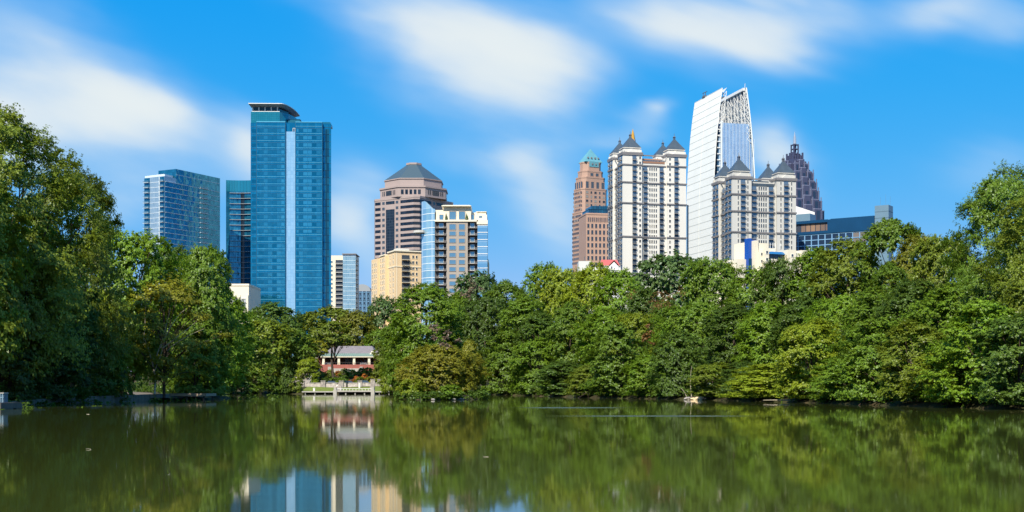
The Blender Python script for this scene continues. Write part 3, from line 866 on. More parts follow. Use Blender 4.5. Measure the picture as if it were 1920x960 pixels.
# ---- rose granite tower with the eight-sided crown
def octagon_tower():
    b = Bld('granite_office_tower', 'striped rose granite tower with an octagonal crown and a dark pyramid roof cut flat', 782, 940, 57)
    Wd, Ln = b.sx(854), b.sy(697); c = 3.2
    zt = b.z(367); m = MB()
    m.prism([(c, 0), (Wd - c, 0), (Wd, c), (Wd, Ln - c), (Wd - c, Ln), (c, Ln), (0, Ln - c), (0, c)], 0, zt, 0)
    m.prism([(c, -.25), (Wd - c, -.25), (Wd + .2, c), (Wd + .2, Ln - c), (Wd - c, Ln + .2), (c, Ln + .2), (-.25, Ln - c), (-.25, c)], zt - 1.0, zt + 0.5, 0)
    b.part('wall', m, M_ROSE)
    gl = panes("smoked ribbon glass", (0.012, 0.018, 0.032), (0.03, 0.04, 0.06), (0.012, 0.016, 0.026), 1.7, 40, 0.06, 0.08, 0.35, 0.3)
    fh = 4.15
    for i in range(23):
        z = zt - 4.3 - i * fh
        if i * fh > 88: break
        d = 0.10; h = 2.15; e = 0.004; k = d * 0.4
        for poly in ([(-d, Ln * 0.36), (-d, c - k), (c - k, -d), (Wd * 0.36, -d), (Wd * 0.36, -e), (c, -e), (-e, c), (-e, Ln * 0.36)], rect(-d, -e, Ln * 0.80, Ln - 3.4), rect(Wd * 0.80, Wd - 3.4, -d, -e)):
            m = MB(); m.prism(poly, z, z + h); b.part('window_band', m, gl)
    wk = Bank(b.root, 'window', unit_window("small granite window", G_DARK, M_ROSE, 0.04))
    for i in range(21):
        z = zt - 4.3 - i * fh
        for f in (0.435, 0.735):
            wk.side(Ln * f, z, Ln * 0.06, 2.15, 0.12); wk.front(Wd * f, z, Wd * 0.06, 2.15, 0.12)
    wk.flush()
    slot = panes("slot glass", (0.012, 0.02, 0.035), (0.025, 0.04, 0.06), (0.07, 0.08, 0.1), 1.6, 2.1, 0.10, 0.08, 0.35, 0.2)
    m = MB(); zs = zt - 8.2
    m.box(-0.14, -0.004, Ln * 0.49, Ln * 0.68, 0, zs); m.box(Wd * 0.49, Wd * 0.68, -0.14, -0.004, 0, zs)
    m.box(-0.14, -0.004, Ln * 0.49, Ln * 0.68, zt - 4.3, zt - 2.1); m.box(Wd * 0.49, Wd * 0.68, -0.14, -0.004, zt - 4.3, zt - 2.1)
    b.part('window_slot', m, slot)
    # octagonal crown
    cx, cy = Wd * 0.5, Ln * 0.5; Rr = 26.6; ph = R(22.5) - R(57)
    z1 = zt + 0.5; ff = lambda py, r: Z(py, b.cy + b.u[1] * cx + b.w[1] * cy - r) - RZ; z2 = ff(351, 25); m = MB()
    ring = lambda r: ngon(cx, cy, r, 8, ph)
    m.prism(ring(Rr), z1, z2, 0); m.prism(ring(Rr + 0.7), z2, z2 + 1.2, 0); zk = ff(335.5, 21); m.prism(ring(Rr - 3.6), z2 + 1.2, zk, 0); m.prism(ring(Rr - 3.0), zk, zk + 0.7, 0)
    b.part('crown_wall', m, M_ROSE)
    m = MB(); pts = ring(Rr + 0.06)
    for i in range(8):
        p, q = Vector((*pts[i], 0)), Vector((*pts[(i + 1) % 8], 0))
        n = (q - p).cross(Vector((0, 0, 1))).normalized()
        spans = ((0.14, 0.18), (0.23, 0.27), (0.34, 0.66), (0.73, 0.77), (0.82, 0.86)) if i % 2 == 0 else tuple((0.12 + 0.155 * k, 0.215 + 0.155 * k) for k in range(5))
        for a, c_ in spans:
            A, B = p.lerp(q, a), p.lerp(q, c_)
            o = n * 0.12
            m.face([(A.x+o.x, A.y+o.y, z1 + 1.8), (B.x+o.x, B.y+o.y, z1 + 1.8), (B.x+o.x, B.y+o.y, z2 - 1.6), (A.x+o.x, A.y+o.y, z2 - 1.6)])
    b.part('crown_glazing', m, slot)
    # stepped louvre roof
    zr0 = zk + 0.7; zr1 = ff(308, 6); n = 12; m = MB(); r0, r1 = Rr - 3.3, 5.6
    for i in range(n):
        a, c_ = i / n, (i + 1) / n
        m.loft(ring(r0 + (r1 - r0) * a), zr0 + (zr1 - zr0) * a, ring(r0 + (r1 - r0) * (a * 0.18 + c_ * 0.82)), zr0 + (zr1 - zr0) * c_, 0)
    b.part('roof', m, mat("dark teal louvre roof", (0.075, 0.115, 0.13), 0.45, 0.3))
    m = MB(); m.prism(ring(6.2), zr1, zr1 + 1.4); b.part('roof_cap', m, M_ROSE)
octagon_tower()

# ---- peach apartment building
def peach_block():
    b = Bld('peach_apartment_block', 'peach stucco apartment block stepping back in front of the granite tower', 741, 600, 24, 'apartment block')
    zt = b.z(471); Wd = b.sx(790); L0 = b.sy(706)
    m = MB(); L1, L2, L3 = L0 * 0.36, L0 * 0.66, L0
    m.box(0, Wd, 0, L1, 0, zt)
    m.box(-1.5, Wd * 0.5, L1 + 0.01, L2, 0, zt - 1.0); m.box(-2.6, Wd * 0.5, L2 + 0.01, L3, 0, b.z(488, 0, L0))
    b.part('wall', m, M_PEACH)
    m = MB()
    m.box(-0.5, Wd + 0.2, -0.5, L1 + 0.4, zt, zt + 0.6); m.box(-1.9, Wd * 0.5, L1 + 0.5, L2, zt - 1.0, zt - 0.5)
    m.box(-0.2, Wd, -0.22, -0.005, b.z(500), b.z(498.8)); m.box(-0.22, -0.005, -0.2, L1, b.z(500), b.z(498.8))
    m.box(0.6, 0.9, -0.06, -0.004, 0, zt)
    b.part('cornice', m, M_CREAM)
    bk = Bank(b.root, 'balcony', unit_balcony("peach balcony", M_CREAM, M_RAIL, G_DARK))
    wk = Bank(b.root, 'window', unit_window("peach window", G_DARK, M_CREAM, 0.1))
    fh = (b.z(476) - b.z(551)) / 7.0
    for i in range(9):
        z = b.z(476) - fh * (i + 1)
        bk.front(b.sx(760.5), z, b.sx(768) - b.sx(753.5), fh * 0.86, 1.3)
        wk.front(b.sx(774.5), z + 0.8, 1.1, 1.6, 0.15); wk.front(b.sx(781), z + 0.8, 1.0, 1.6, 0.15)
        for t in (0.25, 0.7): wk.side(L1 * t, z + 0.9, 1.2, 1.7, 0.15)
        for t in (0.2, 0.5, 0.8): wk.side(L1 + (L2 - L1) * t, z + 0.2, 1.2, 1.7, 0.15, -1.5)
        for t in (0.2, 0.5, 0.8): wk.side(L2 + (L3 - L2) * t, z - 1.4, 1.3, 1.7, 0.15, -2.6)
    bk.flush(); wk.flush()
    m = MB(); m.box(2, 8, 3, 8, zt + 0.6, zt + 1.8); b.part('roof_box', m, M_STONE)
peach_block()

# ---- taupe and glass condominium
def taupe_condo():
    b = Bld('taupe_condominium', 'taupe condominium with a rounded glass prow, dark balconies and a cream penthouse', 815, 560, 0, 'apartment block')
    sx = b.sx; x = {p: sx(p) for p in (815, 837, 842, 855, 860, 872, 877, 878, 895, 914)}
    zp = b.z(413.5); m = MB(); Dp = 24
    m.box(0, x[837], 1.4, Dp, 0, zp, 1); m.box(x[837], x[877], 0, Dp, 0, zp, 0); m.box(x[877], x[895], 1.4, Dp, 0, zp, 1); m.box(x[895], x[914] - 0.3, 0.4, Dp, 0, zp, 0)
    m.box(sx(914), sx(915.5), 2.5, Dp + 2, 0, b.z(485), 2)
    m.box(sx(789) + 2, 0, 6, Dp, 0, b.z(396), 1)
    b.part('wall', m, [M_TAUPE, M_CHAR, M_PEACH])
    gl = panes("prow glass", (0.24, 0.46, 0.60), (0.40, 0.62, 0.74), (0.62, 0.74, 0.80), 1.9, 5.3, 0.14, 0.08, 0.5, 0.25)
    m = MB(); xl, xr = sx(788.5), sx(815) - 0.02
    n = 8; arc = [(xl + (xr - xl) * i / n, 1.0 + 5.5 * (1 - i / n) ** 2) for i in range(n + 1)]
    tz = [b.z(374.5) + (b.z(391) - b.z(374.5)) * min(1, max(0, (i / n - 0.3) / 0.6)) for i in range(n + 1)]
    for i in range(n):
        (a0, c0), (a1, c1) = arc[i], arc[i + 1]
        m.face([(a0, c0, 0), (a1, c1, 0), (a1, c1, tz[i + 1]), (a0, c0, tz[i])])
    for i in range(n): m.face([(arc[i][0], arc[i][1], tz[i]), (arc[i+1][0], arc[i+1][1], tz[i+1]), (arc[i+1][0], 10, tz[i+1]), (arc[i][0], 10, tz[i])])
    m.face([(xl, 6.5, 0), (xl, 6.5, tz[0]), (xl, 16, tz[0]), (xl, 16, 0)])
    m.face([(xr, 1, 0), (xr, 10, 0), (xr, 10, tz[-1]), (xr, 1, tz[-1])])
    b.part('glass_prow', m, gl)
    fh = (b.z(430) - b.z(537)) / 8.0
    m = MB()
    for i in range(14):
        z = b.z(400) - i * fh
        for k in range(n):
            (a0, c0), (a1, c1) = arc[k], arc[k + 1]
            m.face([(a0, c0 - 0.1, z), (a1, c1 - 0.1, z), (a1, c1 - 0.1, z + 0.28), (a0, c0 - 0.1, z + 0.28)])
    b.part('prow_bands', m, mat("pale metal band", (0.66, 0.74, 0.78), 0.4))
    m = MB(); m.box(x[895] + 0.1, x[914], -0.3, 0.38, 0, zp - 2.2)
    for i in range(10): m.box(x[895] + 0.1, x[914] + 0.1, -0.4, -0.305, zp - 2.2 - i * fh, zp - 1.95 - i * fh, 1)
    b.part('glass_corner', m, [panes("corner glass", (0.16, 0.38, 0.58), (0.34, 0.58, 0.74), (0.5, 0.66, 0.76), 40, fh, 0.1, 0.08, 0.5, 0.25), M_WHITE])
    # penthouse
    m = MB(); zq = zp + 0.01
    m.box(sx(816), x[837] + 1, 2.2, 20, zq, b.z(392.5)); m.box(sx(832), sx(883), 1.0, 20, zq, b.z(387)); m.box(sx(880), sx(895), 2.4, 20, zq, b.z(397)); m.box(sx(894), sx(913), 0.6, 20, zq - 1.5, b.z(402)); m.box(sx(893), sx(911), 3, 18, b.z(402), b.z(396))
    b.part('penthouse_wall', m, M_CREAM)
    m = MB(); m.box(sx(828), sx(883.5), -0.8, 20.5, b.z(387), b.z(385.6)); m.box(sx(830), sx(881), 0, 20, b.z(385.6), b.z(384.4))
    m.box(sx(815), sx(896), -0.5, 1.35, zp - 0.5, zp + 0.3); m.box(sx(894), sx(914.5), -0.5, 0.55, zp - 1.6, zp + 0.2); m.box(sx(892), sx(912), 2.5, 18.5, b.z(396), b.z(395))
    b.part('roof_slab', m, M_CREAM)
    um = unit_window("condo window", G_BLUE, M_TAUPE, 0.05); wk = Bank(b.root, 'window', um)
    for a, c in ((842, 855), (860, 872)):
        xa, xb = sx(a), sx(c)
        wk.front((xa + xb) / 2, b.z(431), xb - xa, b.z(420) - b.z(431), 0.2)
        for i in range(10):
            z0 = b.z(441) - i * fh
            wk.front((xa + xb) / 2, z0 - 0.2, xb - xa, fh * 0.60, 0.2)
        wk.front((xa + xb) / 2, zp + 0.4, xb - xa, b.z(395.5) - zp - 0.4, 0.3, 1.0)
    wk.front(sx(827), zp + 0.5, 1.8, 2.4, 0.2, 2.2); wk.front(sx(885), zp + 0.5, 1.8, 2.4, 0.2, 2.4); wk.front(sx(901), b.z(408), 1.4, 0.8, 0.1, 0.6)
    wk.flush()
    ub = unit_balcony("charcoal balcony", mat("taupe slab", (0.24, 0.21, 0.19), 0.8), M_RAIL, M_CHAR, 0.30)
    bk = Bank(b.root, 'balcony', ub); dk = Bank(b.root, 'balcony_door', unit_window("blue balcony door", G_BLUE, M_WHITE, 0.06))
    for i in range(11):
        z = b.z(428) - i * fh
        bk.front((0 + x[837]) / 2, z, x[837] - 0.1, fh * 0.97, 1.9, 1.4); bk.front((x[878] + x[895]) / 2, z, x[895] - x[878], fh * 0.97, 1.9, 1.4)
        dk.front(sx(827), z + 0.35, 2.1, fh * 0.66, 0.3, 1.32); dk.front(sx(885.5), z + 0.35, 1.9, fh * 0.66, 0.3, 1.32)
    bk.flush(); dk.flush()
    m = MB(); m.loft(ngon(sx(786), 6, 3.0, 12), b.z(434), ngon(sx(786), 6, 3.0, 12), b.z(429.5)); b.part('round_balcony', m, M_STONE)
    # two clipped conifers in tubs on the terrace
    for px, dy in ((836.5, 0), (875, 0)):
        m = MB()
        for k in range(3): m.cone(ngon(sx(px), -0.0, 0.75 - 0.17 * k, 9, k), zp + 0.35 + 0.75 * k, (sx(px), 0, zp + 1.9 + 0.75 * k))
        t = tag(empty('potted_conifer', (0, 0, 0)), None, 'potted tree', 'potted conifers on the condominium terrace')
        t.location = (b.cx, b.cy, RZ)
        t['label'] = 'small potted conifer on the taupe condominium terrace, ' + ('near the glass prow' if px < 850 else 'towards the glass corner')
        m.build('foliage', TINT['deep'], t)
        m = MB(); m.loft(ngon(sx(px), 0, 0.4, 8), zp + 0.32, ngon(sx(px), 0, 0.5, 8), zp + 0.8); m.build('tub', M_STONE, t)
taupe_condo()

# ---- brown granite tower with the aqua pyramid
def brown_tower():
    b = Bld('brown_granite_tower', 'slender brown granite skyscraper stepping in to an aqua pyramid roof', 1091, 1080, 27)
    Wd = b.sx(1142); L = b.sy(1071)
    cx, cy = Wd * 0.50, L * 0.48
    m = MB()
    def tier(k, c, z0, z1):
        hx, hy = Wd / 2 * k, L / 2 * k
        m.prism(octagon(cx, cy, hx, hy, c), z0, z1, 0)
        m.prism(octagon(cx, cy, hx + .2, hy + .2, c), z1 - 0.9, z1 + 0.25, 0)
    zs = [0, b.z(396), b.z(352), b.z(330), b.z(318), b.z(301)]
    for k, c, i in ((1.0, 2.0, 0), (0.94, 2.6, 1), (0.86, 3.2, 2), (0.76, 3.4, 3), (0.66, 3.6, 4)): tier(k, c, zs[i] + (0.26 if i else 0), zs[i + 1])
    b.part('wall', m, M_BROWN)
    m = MB(); k = 0.56; hx, hy = Wd / 2 * k, L / 2 * k
    m.cone(rect(cx - hx - 1, cx + hx + 1, cy - hy - 1, cy + hy + 1), zs[5] + 0.25, (cx, cy, b.z(279, cx, cy)))
    hh = b.z(309) - zs[5] - 0.3
    for d, (x0, x1) in ((0, (-0.30, 0.30)),):
        m.box(cx - hx * 0.6, cx + hx * 0.6, cy - L / 2 * 0.66 - 0.35, cy - L / 2 * 0.4, b.z(310), zs[5] + 0.6)
    b.part('roof', m, M_AQUA)
    m = MB()
    for r, n in ((0.25, 4), (0.05, 2)):
        for i in range(n):
            x = cx + (i - (n - 1) / 2) * 3.4
            y = cy - (hy + 0.4) * (1 - (0.25 - 0.0) * 0.6) - 0.3 if r > 0.1 else cy - L / 2 * 0.66 - 0.3
            z = zs[5] + 3.2 if r > 0.1 else b.z(306)
            m.box(x - 0.55, x + 0.55, y - 0.5, y + 0.6, z, z + 1.2)
    b.part('roof_vents', m, M_TRIM)
    wk = Bank(b.root, 'window', unit_window("granite tower window", G_DARK, M_BROWN, 0.06))
    fx = lambda k: cy - L / 2 * k
    lx = lambda k: cx - Wd / 2 * k
    fh = 3.6
    for k, ztop, zbot, cols in ((0.94, zs[2], zs[1], 5), (1.0, zs[1], b.z(500), 7)):
        z = ztop - 4.4
        while z > zbot:
            for i in range(cols):
                f = (i + 0.5) / cols
                wk.front(cx - Wd / 2 * k * 0.82 + Wd * k * 0.82 * f, z, 1.7 if i % 2 else 2.6, 2.1, 0.14, fx(k))
            for i in range(cols + 1):
                f = (i + 0.5) / (cols + 1)
                wk.side(cy - L / 2 * k * 0.85 + L * k * 0.85 * f, z, 1.9, 2.0, 0.14, lx(k))
            z -= fh
    for i in range(4):
        wk.front(cx + (i - 1.5) * Wd * 0.19, zs[3] - 13.0, 3.0, 9.5, 0.16, fx(0.86)); wk.side(cy + (i - 1.5) * L * 0.18, zs[3] - 12, 2.4, 8.5, 0.16, lx(0.86))
    for i in range(2): wk.front(cx + (i - 0.5) * 5.2, zs[4] - 4.5, 3.2, 2.8, 0.16, fx(0.76))
    wk.items.reverse(); wk.flush()
brown_tower()

def brown_block():
    b = Bld('brown_office_block', 'lower brown granite block with a blue glass top, at the foot of the brown skyscraper', 1099, 1010, 10, 'office block')
    Wd = b.sx(1160); zt = b.z(399); m = MB()
    m.box(0, Wd, 0, 26, 0, zt); m.box(-0.3, Wd, -0.3, 26, b.z(402), b.z(399.4)); b.part('wall', m, M_BROWN)
    m = MB(); m.box(2.5, Wd, 1.5, 24, zt, b.z(392)); m.box(5, Wd, 3, 24, b.z(392), b.z(384.5))
    m.box(2.2, Wd, 1.2, 24.2, b.z(392), b.z(391))
    b.part('glass_top', m, panes("blue top glass", (0.01, 0.07, 0.14), (0.02, 0.13, 0.22), (0.01, 0.04, 0.07), 2, 3.4, 0.12, 0.1, 0.5, 0.2))
    wk = Bank(b.root, 'window', unit_window("brown block window", G_NAVY, M_BROWN, 0.05))
    xs = [b.sx(1103 + 7.35 * i) for i in range(8)]
    for i in range(8): wk.front(xs[i], b.z(416), 0.9, b.z(407) - b.z(416), 0.2); wk.front(xs[i] + 1.5, b.z(416), 0.9, b.z(407) - b.z(416), 0.2)
    for r in range(9):
        for i in range(8): wk.front(xs[i], b.z(427.5 + 12.1 * r), 1.75, 3.6, 0.2)
    wk.flush()
brown_block()

# ---- the twin limestone apartment towers with pyramid turrets
def twin(name, label, px, D, theta, pr, pl, ytop, stone, front_cols, cornices, turret_px, fh, ybot, gold, mid_cut):
    b = Bld(name, label, px, D, theta, 'apartment tower', 'twin limestone apartment towers')
    Wd, L = b.sx(pr), b.sy(pl)
    zt = b.z(ytop); t = Wd * 0.30; tl = L * 0.30
    zc = zt - mid_cut
    m = MB()
    # corner bays stand forward, the middle is set back and lower
    m.box(1.4, Wd - 1.4, 1.4, L - 1.4, 0, zc, 0)
    for (x0, x1) in ((0, t), (Wd - t, Wd)):
        for (y0, y1) in ((0, tl), (L - tl, L)):
            m.box(x0, x1, y0, y1, 0, zt, 0)
    m.box(3, Wd - 3, 3, L - 3, zc, zc + 2.2, 0)
    b.part('wall', m, stone)
    for py in cornices:
        z = b.z(py); m = MB(); o = 0.45
        m.box(-o, t + o, -o, 0.0 - 0.003, z - 0.3, z + 0.38); m.box(Wd - t - o, Wd + o, -o, -0.003, z - 0.3, z + 0.38)
        m.box(t + o, Wd - t - o, 1.4 - o, 1.397, z - 0.3, z + 0.38)
        m.box(-o, -0.003, 0.0, tl + o, z - 0.3, z + 0.38); m.box(-o, -0.003, L - tl - o, L + o, z - 0.3, z + 0.38); m.box(1.4 - o, 1.397, tl + o, L - tl - o, z - 0.3, z + 0.38)
        b.part('cornice', m, M_TRIM)
    # turrets
    for (x0, x1) in ((0, t), (Wd - t, Wd)):
        for (y0, y1) in ((0, tl), (L - tl, L)):
            m = MB(); o = 0.5
            m.box(x0 - o, x1 + o, y0 - o, y1 + o, zt, zt + 0.9, 1)
            i = 0.8
            m.box(x0 + i, x1 - i, y0 + i, y1 - i, zt + 0.9, zt + 3.2, 0)
            m.box(x0 + i - .4, x1 - i + .4, y0 + i - .4, y1 - i + .4, zt + 3.2, zt + 3.7, 0)
            cxm = (x0 + x1) / 2
            m.loft([(cxm - 2.4, y0 + 0.05), (cxm + 2.4, y0 + 0.05), (cxm + 2.4, y0 + i), (cxm - 2.4, y0 + i)], zt + 0.9, [(cxm - .1, y0 + 0.05), (cxm + .1, y0 + 0.05), (cxm + .1, y0 + i), (cxm - .1, y0 + i)], zt + 2.6, 0)
            for (ax, ay) in ((x0 + .5, y0 + .5), (x1 - .5, y0 + .5), (x0 + .5, y1 - .5), (x1 - .5, y1 - .5)):
                m.box(ax - .35, ax + .35, ay - .35, ay + .35, zt + 0.9, zt + 2.4, 0)
            tu = b.part('turret', m, [stone, M_TRIM])
            m = MB(); cy_ = (y0 + y1) / 2; hx, hy = (x1 - x0) / 2 - i + 0.5, (y1 - y0) / 2 - i + 0.5
            ph = turret_px
            m.loft(rect(cxm - hx, cxm + hx, cy_ - hy, cy_ + hy), zt + 3.7, rect(cxm - hx * .53, cxm + hx * .53, cy_ - hy * .53, cy_ + hy * .53), zt + 3.7 + ph * 0.52)
            m.loft(rect(cxm - hx * .53, cxm + hx * .53, cy_ - hy * .53, cy_ + hy * .53), zt + 3.701 + ph * 0.52, rect(cxm - .55, cxm + .55, cy_ - .55, cy_ + .55), zt + 3.7 + ph)
            b.part('roof', m, M_SLATE, tu)
            m = MB(); zz = zt + 3.7 + ph
            for (ax, ay) in ((-.4, -.4), (.4, -.4), (.4, .4), (-.4, .4)): m.box(cxm + ax - .12, cxm + ax + .12, cy_ + ay - .12, cy_ + ay + .12, zz, zz + 1.3)
            m.cone(rect(cxm - .75, cxm + .75, cy_ - .75, cy_ + .75), zz + 1.3, (cxm, cy_, zz + 2.2)); m.tube((cxm, cy_, zz + 2.1), (cxm, cy_, zz + 3.4), 0.12)
            b.part('lantern', m, M_RAIL, tu)
    wk = Bank(b.root, 'window', unit_window(name + " window", G_DARK, stone, 0.06))
    bk = Bank(b.root, 'balcony', unit_balcony(name + " balcony", M_SLAB, M_RAIL, G_MID))
    n = int((b.z(ytop) - b.z(ybot)) / fh)
    for i in range(n):
        z = zt - fh * (i + 1) - 0.6
        for (p, kind, w, h) in front_cols:
            x = b.sx(p); y = 1.4 if t + .3 < x < Wd - t - .3 else 0.0
            if y and z + fh * 0.8 > zc: continue
            if kind == 'b': bk.front(x, z, w, fh * 0.95, 1.1, y)
            elif kind == 'w': wk.front(x, z + fh * 0.28, w, h, 0.16, y)
            else:
                for k in range(4): wk.front(x + (k - 1.5) * w, z + fh * 0.2, w * 0.62, h, 0.16, y)
        for f, kind in ((0.10, 'b'), (0.19, 'w'), (0.25, 'b'), (0.42, 'b'), (0.5, 'w'), (0.58, 'b'), (0.75, 'b'), (0.82, 'w'), (0.90, 'b')):
            y = L * f; x = 1.4 if 0.3 < f < 0.7 else 0.0
            if x and z + fh * 0.8 > zc: continue
            if kind == 'b': bk.side(y, z, 2.5, fh * 0.95, 0.9, x)
            else: wk.side(y, z + fh * 0.28, 1.3, fh * 0.5, 0.16, x)
    bk.flush(); wk.flush()
    m = MB(); z = zc + 2.2
    m.box(t + 2, Wd - t - 2, 5, L - 5, z, z + 1.0); m.box(t + 1, Wd - t - 1, 1.2, 1.7, zc, zc + 1.1)
    b.part('roof_terrace', m, mat("terracotta terrace", (0.30, 0.16, 0.10), 0.8) if gold else M_SLATE)
    return b
tw = twin('limestone_apartment_tower', 'taller, paler limestone tower with slate pyramid turrets, left of the white sail tower',
     1168, 700, 14, 1286.5, 1140.5, 287.5, M_LIME,
     [(1189.5, 'b', 2.3, 0), (1200, 'w', 1.1, 1.5), (1211.5, 'b', 2.3, 0), (1226, 'q', 1.25, 1.9), (1242, 'b', 2.3, 0), (1256, 'w', 1.1, 1.5), (1268, 'b', 2.3, 0)],
     (289, 308, 341, 380, 443, 512), 5.9, 2.86, 525, True, 4.6)
def golden_spire():
    px, D = 1186.5, 1500
    r = tag(empty('gilded_spire', (X(px, D), D, RZ)), 'gilded conical spire of a far tower peeping up behind the left limestone turret', 'spire')
    z = lambda py: Z(py, D) - RZ
    m = MB(); m.box(-9, 9, -9, 9, 0, z(300)); m.loft(ngon(0, 0, 4.0, 8), z(300), ngon(0, 0, 3.2, 8), z(262)); m.build('shaft', M_BROWN, r)
    m = MB(); m.loft(ngon(0, 0, 2.9, 10), z(262), ngon(0, 0, 1.7, 10), z(251)); m.cone(ngon(0, 0, 1.7, 10), z(251) + 0.01, (0, 0, z(241))); m.build('cap', M_GOLD, r)
golden_spire()
twin('grey_limestone_apartment_tower', 'shorter, greyer limestone tower with slate pyramid turrets, before the white sail tower',
     1373, 620, 14, 1492.5, 1336, 333, M_STONE,
     [(1384, 'w', 0.6, 1.7), (1393, 'b', 2.4, 0), (1402, 'w', 0.6, 1.7), (1416, 'b', 2.4, 0), (1432, 'q', 1.2, 1.9), (1448, 'b', 2.4, 0), (1464, 'w', 0.6, 1.7), (1474, 'b', 2.4, 0), (1484, 'w', 0.6, 1.7)],
     (333.5, 363.5, 395.5, 434.5), 5.8, 2.62, 505, False, 3.4)
def dark_sliver():
    b = Bld('dark_glass_tower', 'thin strip of a dark glass building between the limestone and white sail towers', 1278, 800, 0, 'building')
    m = MB(); m.box(0, b.sx(1291), 0, 20, 0, b.z(385.5)); m.box(-0.1, b.sx(1291) + .1, -0.2, 20, b.z(385.5), b.z(384.5)); b.part('curtain_wall', m, panes("ink glass", (0.015, 0.03, 0.06), (0.03, 0.06, 0.1), (0.01, 0.02, 0.04), 1.5, 3.5, 0.1, 0.1, 0.4, 0.2))
    m = MB(); x = b.sx(1287.5); m.box(x - .25, x + .25, -0.3, 0, 0, b.z(386)); b.part('mullion', m, M_HFRAME)
dark_sliver()

# ---- white sail tower
def sail_tower():
    b = Bld('sail_office_tower', 'white office tower of two curved sail walls with an open steel lattice top', 1336, 920, 14.7, 'tower')
    white = mat("white sail panels", (0.82, 0.82, 0.75), 0.55, var=0.04, scale=0.1)
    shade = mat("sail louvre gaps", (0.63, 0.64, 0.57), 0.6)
    steel = mat("white steel", (0.74, 0.73, 0.69), 0.5)
    H = b.z(163.5); Ln = 50.0
    def lean(z):
        t = max(0.0, (z - H * 0.42) / (H * 0.58)); return 7.3 * t ** 2.7
    n = 40; zs = [H * i / n for i in range(n + 1)]
    def sail(x0, L0, L1, sgn, th, mat0, mat1, top_cut, vsplit, Hs):
        m = MB()
        for i in range(n):
            za, zb = Hs * i / n, Hs * (i + 1) / n
            xa, xb = x0 + sgn * lean(za), x0 + sgn * lean(zb)
            o = -sgn * th
            for (y0, y1) in ((L0, vsplit - 0.25), (vsplit + 0.25, L1)):
                p = [(xa, y0, za), (xb, y0, zb), (xb, y1, zb), (xa, y1, za)]; q = [(a + o, c, d) for a, c, d in p]
                m.face(p, 2 if sgn < 0 else 0); m.face(list(reversed(q)), 0)
                m.face([q[0], q[1], p[1], p[0]], 0); m.face([p[3], p[2], q[2], q[3]], 0)
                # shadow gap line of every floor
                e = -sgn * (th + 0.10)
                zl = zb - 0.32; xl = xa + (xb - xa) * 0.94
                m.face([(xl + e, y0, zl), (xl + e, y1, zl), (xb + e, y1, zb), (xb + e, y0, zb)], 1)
                if i == n - 1: m.face([q[1], q[2], p[2], p[1]], 0)
        return m
    m = sail(0.6, 0.0, Ln, 1, 0.6, white, shade, 0, Ln * 0.5, H)
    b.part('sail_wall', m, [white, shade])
    XR = b.sx(1418.5); H2 = b.z(165.5, XR, 0); Lr = 64
    m = sail(XR - 1.0, 0.0, Lr, -1, 0.9, white, shade, 0, Lr * 0.5, H2)
    b.part('sail_wall', m, [white, mat("sail slits", (0.2, 0.24, 0.28), 0.5), mat("shaded sail inner face", (0.16, 0.26, 0.36), 0.6)])  # right sail's inner side is darker: its shade is put into the colour
    # glass body
    gl = panes("sail tower glass", (0.10, 0.29, 0.55), (0.18, 0.40, 0.67), (0.22, 0.44, 0.68), 2.3, 4.4, 0.08, 0.08, 0.5, 0.2)
    zg, zg2 = b.z(229), b.z(252); x0, x1, x2 = b.sx(1352), b.sx(1405), b.sx(1415)
    m = MB()
    m.box(5.4, x0, 1.2, 38, 0, zg2, 0); m.box(x0, x1, 0.3, 38, 0, zg, 0); m.box(x1, x2, 1.0, 38, 0, b.z(256), 0)
    b.part('glass_body', m, gl)
    m = MB(); k = 20
    for i in range(k + 1):
        x = x0 + (x1 - x0) * i / k
        m.box(x - 0.09, x + 0.09, -0.12, 0.295, 0, zg)
    for i in range(5): m.box(5.6 + i * 0.6, 5.75 + i * 0.6, 0.8, 1.195, 0, zg2)
    for i in range(4): m.box(x1 + 0.6 + i * 1.1, x1 + 0.8 + i * 1.1, 0.6, 0.995, 0, b.z(256))
    m.box(x0 - 0.3, x0 + 0.9, -0.5, 0.29, 0, zg + 1.0)
    b.part('fins', m, mat("pale fins", (0.72, 0.78, 0.80), 0.4))
    m = MB()
    for i in range(24):
        z = zg - i * 4.4
        m.box(x0 - 2.6, x0 - 0.4, 0.4, 1.19, z - 0.7, z)
    b.part('corner_balconies', m, steel)
    # lattice behind the right sail, above the roof
    m = MB(); zb = zg - 2
    XI = lambda z, off=1.6: XR - lean(z) - off
    ny, nz = 11, 8
    for j in range(ny + 1):
        y = 1.0 + (Lr - 2) * j / ny
        prev = None
        for i in range(nz + 1):
            z = zb + (H2 - 2.5 - zb) * i / nz
            p = (XI(z), y, z); q = (XI(z, 5.0 - 2.4 * i / nz), y, z)
            m.tube(p, q, 0.2, k=4)
            if prev:
                m.tube(prev[1], q, 0.30, k=4); m.tube(prev[0], q, 0.22, k=4); m.tube(prev[0], p, 0.25, k=4)
            prev = (p, q)
    for i in range(0, nz + 1, 2):
        z = zb + (H2 - 2.5 - zb) * i / nz; off = 5.0 - 2.4 * i / nz
        m.tube((XI(z, off), 1, z), (XI(z, off), Lr - 1, z), 0.22, k=4)
        if i < nz:
            z2 = zb + (H2 - 2.5 - zb) * (i + 2) / nz; o2 = 5.0 - 2.4 * (i + 2) / nz
            for j in range(ny):
                ya, yb = 1 + (Lr - 2) * j / ny, 1 + (Lr - 2) * (j + 1) / ny
                if j % 2: ya, yb = yb, ya
                m.tube((XI(z, off), ya, z), (XI(z2, o2), yb, z2), 0.2, k=4)
    m.box(XI(H2) - 1.6, XI(H2) + 0.2, 0.2, Lr, H2 - 2.3, H2 - 0.3)
